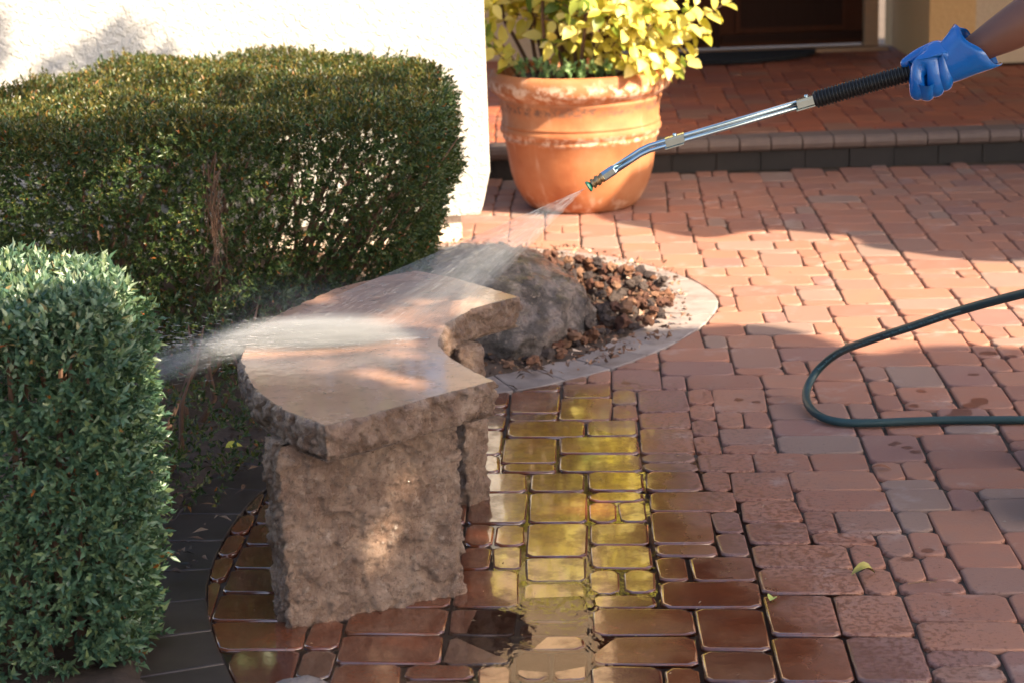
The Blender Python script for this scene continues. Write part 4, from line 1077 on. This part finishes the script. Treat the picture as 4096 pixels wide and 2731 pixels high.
sh = [0, 1, 2, 6, 11]; J2 = [J[0], J[1], J[2], J[6], J[6].lerp(J[7], .5), J[11], J[11].lerp(J[12], .5)]
skin_obj('shirt', J2, [(0, 1), (1, 2), (2, 3), (3, 4), (2, 5), (5, 6)], [.15, .145, .15, .085, .068, .085, .068], M['shirt'], person)
skin_obj('trousers', [J[0], J[15], J[16], J[17], J[18], J[19], J[20]], [(0, 1), (1, 2), (2, 3), (0, 4), (4, 5), (5, 6)], [.14, .10, .075, .065, .10, .075, .065], M['trouser'], person)
for hx, hy, tx, ty in ((1.50, 4.58, 1.235, 4.50), (1.60, 4.95, 1.34, 4.90)):
    skin_obj('boot', [pp(hx, hy, .16), pp(hx + .01, hy, .055), pp((hx + tx) / 2, (hy + ty) / 2, .05), pp(tx + .04, ty, .042), pp(tx, ty, .035)], [(0, 1), (1, 2), (2, 3), (3, 4)], [.058, .055, .052, .046, .032], M['boot'], person)
skin_obj('hair', [pp(1.48, 4.74, 1.70), pp(1.47, 4.74, 1.775)], [(0, 1)], [.088, .066], M['hair'], person)
b = MB(); b.box(pp(1.372, 4.74, 1.655), (.03, .028, .04)); b.build('nose', M['skin'], person)
# glove: fist round the grip with four curled fingers and thumb, then a loose flared cuff
bar = lambda t: g1 + O_ - PO + dG * t     # points along the grip under the hand
gj = [wrist + Vector((.0, .0, .0))]; ge = []; gr = [.040]
mid = bar(.038) + Vector((.0, -.022, .012)); gj.append(mid); gr.append(.044); ge.append((0, 1))
for k in range(4):
    c = bar(.004 + .0215 * k); i0 = len(gj); w = [.0200, .0208, .0204, .0190][k]
    ln = [.92, 1.06, 1.0, .86][k]
    q = [c + Vector((-.004, -.034, .012)), c + Vector((-.002, -.044, -.026 * ln)), c + Vector((.004, -.028, -.058 * ln)), c + Vector((.008, .002, -.054 * ln)), c + Vector((.010, .018, -.026))]
    gj += q; gr += [w * 1.12, w * 1.05, w, w * .92, w * .75]; ge += [(1, i0)] + [(i0 + m, i0 + m + 1) for m in range(4)]
i0 = len(gj); tb0 = bar(.055)
gj += [tb0 + Vector((-.01, .0, .040)), bar(.018) + Vector((0, .004, .036)), bar(-.012) + Vector((0, .000, .027)), bar(-.03) + Vector((0, -.004, .022))]; gr += [.022, .017, .0145, .011]; ge += [(1, i0), (i0, i0 + 1), (i0 + 1, i0 + 2), (i0 + 2, i0 + 3)]
glove = skin_obj('glove', gj, ge, gr, M['glove'], person, 3)
fa = (elbow - wrist).normalized(); sA = fa.cross(Vector((0, 1, 0))).normalized(); sB = fa.cross(sA)
V = []; F = []; n = 40; cuf = [(-.045, .036, .034), (-.028, .044, .040), (-.010, .049, .044), (.01, .053, .047), (.03, .058, .051), (.05, .064, .055), (.068, .068, .058)]
for ri, (t, ra, rb_) in enumerate(cuf):
    for k in range(n):
        a = 2 * math.pi * k / n; wob = 1 + (.05 * math.sin(3 * a + 1) + .03 * math.sin(7 * a + ri * .5)) * max(0, ri) / 6
        lip = (-.020 * math.cos(a) + .004 * math.sin(5 * a)) * (ri / 6) ** 2
        V.append(wrist + fa * (t + lip) + (sA * math.cos(a) * ra + sB * math.sin(a) * rb_) * wob)
for r_ in range(len(cuf) - 1):
    for k in range(n): F.append((r_ * n + k, r_ * n + (k + 1) % n, (r_ + 1) * n + (k + 1) % n, (r_ + 1) * n + k))
nv = len(V); V += [wrist + (v - wrist) * .975 if False else v - (v - wrist - fa * (v - wrist).dot(fa)).normalized() * .0022 for v in V]; F += [tuple(i + nv for i in f)[::-1] for f in F]
top_ = (len(cuf) - 1) * n; F += [(top_ + k, top_ + (k + 1) % n, nv + top_ + (k + 1) % n, nv + top_ + k) for k in range(n)]
add('cuff', mesh('cuff', V, F, M['glove'], True), glove)

# ------------------------------------------------------------------ hose with its printing
hosem = simple('dark_green_hose', (.018, .050, .055), .42)
hp = catmull([(2.0, 5.20, .014), (1.60, 5.25, .014), (1.40, 5.265, .014), (1.233, 5.285, .014), (1.112, 5.287, .014), (.99, 5.285, .014), (.918, 5.298, .014), (.872, 5.335, .015), (.846, 5.41, .018), (.843, 5.50, .026), (.858, 5.565, .045), (.895, 5.60, .085), (.945, 5.54, .15), (.999, 5.37, .228), (1.08, 5.18, .315), (1.159, 5.0, .399), (1.263, 4.75, .503), (1.38, 4.5, .60)], 14)
hose = MB(); hose.tube(hp, .0118, 14)
hoseo = tag(hose.build('hose', hosem, None, True), 'dark green pressure hose looping over the dry pavers at the right', 'hose')
def hose_text():
    cu = bpy.data.curves.new('lettering', 'FONT'); cu.body = ('Pressure Washer  4000 PSI  Made in the USA  3:1 Design Ratio  Not For Steam Service      ') * 2; cu.size = .0105; cu.resolution_u = 1
    t = bpy.data.objects.new('tmp', cu); C.objects.link(t); dg = bpy.context.evaluated_depsgraph_get(); me = bpy.data.meshes.new_from_object(t.evaluated_get(dg)); bpy.data.objects.remove(t)
    al = [0.]
    for i in range(1, len(hp)): al.append(al[-1] + (hp[i] - hp[i - 1]).length)
    k0 = 11 * 14; s0 = al[k0]
    for v in me.vertices:
        s = s0 + v.co.x; k = min(max(int(np.searchsorted(al, s)), 1), len(hp) - 1); t = min(1, (s - al[k - 1]) / (al[k] - al[k - 1])); p = hp[k - 1].lerp(hp[k], t)
        d = (hp[min(k + 1, len(hp) - 1)] - hp[max(k - 2, 0)]).normalized(); toc = (Vector((0, 0, 1.7)) - Vector((1.1, 5.1, .35))).normalized()
        a = (toc - d * toc.dot(d)).normalized(); bb = a.cross(d)
        if bb.z < 0: bb = -bb
        th = (v.co.y - .004) / .0118
        v.co = p + (a * math.cos(th) + bb * math.sin(th)) * .0121
    me.materials.clear(); me.materials.append(simple('hose_print', (.22, .42, .44), .6)); return me
add('lettering', hose_text(), hoseo)

# ------------------------------------------------------------------ fallen leaves and twigs
def ground_leaf(name, loc, L, W, rot, col, label, cat='leaf', curl=.25, fold=.25, pitch=.1):
    V = []; ts = [0, .12, .3, .5, .7, .88, 1]; ws = [.03, .55, .92, 1, .82, .45, .02]
    for t, w in zip(ts, ws):
        z = curl * math.sin(t * math.pi) * L * .5
        V += [(t * L, -W * w / 2, z + fold * W * w), (t * L, 0, z), (t * L, W * w / 2, z + fold * W * w)]
    F = []
    for i in range(6): F += [(i * 3, i * 3 + 3, i * 3 + 4, i * 3 + 1), (i * 3 + 1, i * 3 + 4, i * 3 + 5, i * 3 + 2)]
    b = MB(); b.addm(V, F); o = b.build(name, simple('leaf_' + name, col, .5, var=.3, scale=60), None, True, loc); o.rotation_euler = (rot[0], pitch, rot[1]); tag(o, label, cat, 'leaves fallen round the bench'); return o
ground_leaf('fallen_leaf', (-.79, 5.17, .045), .05, .036, (.2, .5), (.45, .42, .05), 'yellow fallen leaf on dark soil beside the bench', fold=.1)
ground_leaf('fallen_leaf', (.745, 4.19, .006), .062, .024, (.3, .35), (.34, .29, .07), 'curled tan leaf lying on a damp paver at the right', curl=.5, fold=.5)
ground_leaf('fallen_leaf', (.545, 4.06, .005), .03, .022, (.2, 1.2), (.42, .46, .12), 'small pale green leaf caught at the edge of the puddle')
ground_leaf('fallen_leaf', (.925, 4.93, .005), .055, .014, (.2, -.1), (.22, .085, .04), 'thin brown leaf on dry pavers below the hose')
ground_leaf('dead_leaf', (-1.10, 6.88, .845), .075, .035, (.1, .3), (.36, .22, .15), 'dry brown leaf resting on top of the big hedge', fold=.15)
ground_leaf('fallen_leaf', (-.80, 4.40, .006), .03, .014, (.1, .1), (.015, .012, .01), 'black wet leaf on the border stones beside the near hedge', fold=.1)
b = MB(); b.tube([(0, 0, 0), (.03, .002, .003), (.065, 0, .002)], [.0015, .0018, .001], 5); b.tube([(.05, 0, .002), (.045, -.02, .002)], [.0014, .0008], 5)
tag(b.build('twig', M['twig'], None, False, (.86, 4.13, .005)), 'small forked brown twig on a thin paver at the right', 'twig')

def debris():
    n = 420; P = np.column_stack([rng.uniform(-.75, 1.6, n), rng.uniform(3.6, 9.1, n), np.full(n, .0015)])
    k = np.array([not inside(p, BED) for p in P]); P = P[k]; n = len(P)
    D = np.column_stack([rng.normal(0, 1, (n, 2)), rng.normal(0, .08, n)]); V, F = leaves_np(P, D, np.column_stack([rng.normal(0, .2, (n, 2)), np.ones(n)]), rng.uniform(.004, .014, n), rng.uniform(.0015, .005, n))
    return mesh_np('debris', V, F, leaf_mat('debris_bits', [(0, (.05, .03, .02)), (.5, (.14, .09, .05)), (.8, (.3, .2, .1)), (1, (.45, .4, .32))], .1, .6))
o = add('debris', debris()); o['kind'] = 'stuff'
# ------------------------------------------------------------------ spray
NZ = Vector((.190, 4.752, .803)); L1 = Vector((-.17, 4.575, .485)); L2 = Vector((-.68, 4.60, .485))
def water_drop_mat():
    g = G('water_drops'); t = g.n('BsdfTransparent', {'Color': (1, 1, 1)}); d = g.n('BsdfTranslucent', {'Color': (.9, .9, .92)}); d2 = g.n('BsdfDiffuse', {'Color': (.9, .9, .92)})
    a = g.n('MixShader', {0: .5, 1: d.outputs[0], 2: d2.outputs[0]}); g.surf(g.n('MixShader', {0: .28, 1: t.outputs[0], 2: a.outputs[0]}).outputs[0]); return g.m
def spray_drops():
    V = []; F = []
    def streak(p, d, L, r):
        d = d.normalized(); a = d.orthogonal().normalized(); b_ = d.cross(a); k = len(V)
        V.extend([p - d * L / 2, p + a * r, p + b_ * r, p - a * r, p - b_ * r, p + d * L / 2])
        for q in range(4): F.append((k, k + 1 + q, k + 1 + (q + 1) % 4)); F.append((k + 5, k + 1 + (q + 1) % 4, k + 1 + q))
    rd = random.Random(9)
    for _ in range(1300):
        s = rd.random(); tgt = L1.lerp(L2, s) + Vector((rd.gauss(0, .01), rd.gauss(0, .015), 0)); d = tgt - NZ; t = rd.random() ** .8
        streak(NZ + d * t + Vector((rd.gauss(0, .004), rd.gauss(0, .006), rd.gauss(0, .004))) * (t + .1), d, rd.uniform(.010, .035), rd.uniform(.00014, .00030))
    for _ in range(1700):   # rebound: low, fast, away to the left
        p = L1.lerp(L2, rd.random() ** .7); d = Vector((-1, rd.gauss(-.05, .22), abs(rd.gauss(.0, .16)) - .03)); t = rd.expovariate(4)
        q = p + d * t; q.z = max(q.z - .25 * t * t, .49 if q.x > -.6 else .2)
        streak(q, d + Vector((0, 0, -.2 * t)), rd.uniform(.008, .03), rd.uniform(.0003, .0008))
    return mesh_np('spray_drops', np.array([tuple(v) for v in V]), np.array(F), water_drop_mat())
spray = tag(empty('water_spray', NZ, 'fan of water spraying from the lance nozzle onto the bench', 'water spray'), kind='thing')
o = add('spray_drops', spray_drops(), spray); o.location = -NZ; o['kind'] = 'stuff'
def mist_mat(name, dens, nscale, falloff, aniso=.2):
    g = G(name); o = g.n('TexCoord').outputs['Generated']
    return g, o
def wedge():
    # closed thin fan between nozzle and the line it strikes
    th = .006; V = []; F = []; n = 16
    nrm = (L1 - NZ).cross(L2 - NZ).normalized()
    A = NZ + (L1 - NZ) * .02
    rows = 10
    for r in range(rows + 1):
        t = .015 + .985 * r / rows
        for k in range(n + 1):
            p = NZ + (L1.lerp(L2, k / n) - NZ) * t
            w = (th * .4 + .020 * t) * math.sin(math.pi * min(max(k / n, .08), .92)) ** .5
            V += [p + nrm * w, p - nrm * w]
    m = n + 1
    I = lambda r, k, s: (r * m + k) * 2 + s
    for r in range(rows):
        for k in range(n):
            F += [(I(r, k, 0), I(r, k + 1, 0), I(r + 1, k + 1, 0), I(r + 1, k, 0)), (I(r, k, 1), I(r + 1, k, 1), I(r + 1, k + 1, 1), I(r, k + 1, 1))]
        F += [(I(r, 0, 0), I(r + 1, 0, 0), I(r + 1, 0, 1), I(r, 0, 1)), (I(r, n, 0), I(r, n, 1), I(r + 1, n, 1), I(r + 1, n, 0))]
    for k in range(n): F += [(I(0, k, 0), I(0, k, 1), I(0, k + 1, 1), I(0, k + 1, 0)), (I(rows, k, 0), I(rows, k + 1, 0), I(rows, k + 1, 1), I(rows, k, 1))]
    return V, F
V, F = wedge()
g = G('spray_fan_mist')
rel = g.n('VectorMath', {0: g.pos(), 1: tuple(NZ)}, operation='SUBTRACT').outputs[0]
nrmd = g.n('VectorMath', {0: rel}, operation='NORMALIZE').outputs[0]
stk = g.noise(26, 3, .6, nrmd)
dst = g.n('VectorMath', {0: rel}, operation='LENGTH').outputs['Value']
ev = (L2 - L1).normalized(); a1 = (L1 - NZ).normalized().dot(ev); a2 = (L2 - NZ).normalized().dot(ev)
sd = g.n('VectorMath', {0: nrmd, 1: tuple(ev)}, operation='DOT_PRODUCT').outputs['Value']
side = g.math('MULTIPLY', g.step(sd, a1, a1 + (a2 - a1) * .30), g.step(sd, a2, a1 + (a2 - a1) * .45))
den = g.math('MULTIPLY', g.math('MULTIPLY', g.math('MULTIPLY', g.step(stk, .36, .70), side), 15.0), g.math('DIVIDE', .16, g.math('ADD', dst, .05)))
pv = g.n('VolumePrincipled', {'Color': (1, 1, 1), 'Density': den, 'Anisotropy': .25}); g.t.links.new(pv.outputs[0], g.out.inputs['Volume'])
o = add('spray_fan', mesh('spray_fan', V, F, g.m), spray); o.location = -NZ; o['kind'] = 'stuff'
def blob(name, c, dim, rz, dens, nsc, ry=0.):
    bm = bmesh.new(); bmesh.ops.create_icosphere(bm, subdivisions=3, radius=1); me = bpy.data.meshes.new(name); bm.to_mesh(me); bm.free()
    g = G(name + '_volume'); ob = g.obj(); r_ = g.n('VectorMath', {0: ob}, operation='LENGTH').outputs['Value']
    fall = g.math('POWER', g.math('SUBTRACT', 1.0, g.math('MINIMUM', r_, 1.0)), 2.4)
    mp = g.n('Mapping', {0: ob, 3: (.7, 2.6, 2.2)}).outputs[0]
    den = g.math('MULTIPLY', g.math('MULTIPLY', fall, g.step(g.noise(nsc, 4, .6, mp, .5), .30, .80)), dens)
    pv = g.n('VolumePrincipled', {'Color': (1, 1, 1), 'Density': den, 'Anisotropy': .1}); g.t.links.new(pv.outputs[0], g.out.inputs['Volume'])
    me.materials.append(g.m); o = add(name, me, spray, Vector(c) - NZ); o.scale = dim; o.rotation_euler = (0, ry, rz); o['kind'] = 'stuff'; return o
blob('splash_mist', (-.47, 4.60, .488), (.33, .115, .070), .02, 480, 2.4)
blob('rebound_mist', (-.80, 4.56, .455), (.28, .085, .06), .0, 26, 1.6, ry=-.28)
blob('drift_mist', (-.52, 4.75, .52), (.36, .30, .12), .1, 2.2, 1.3)
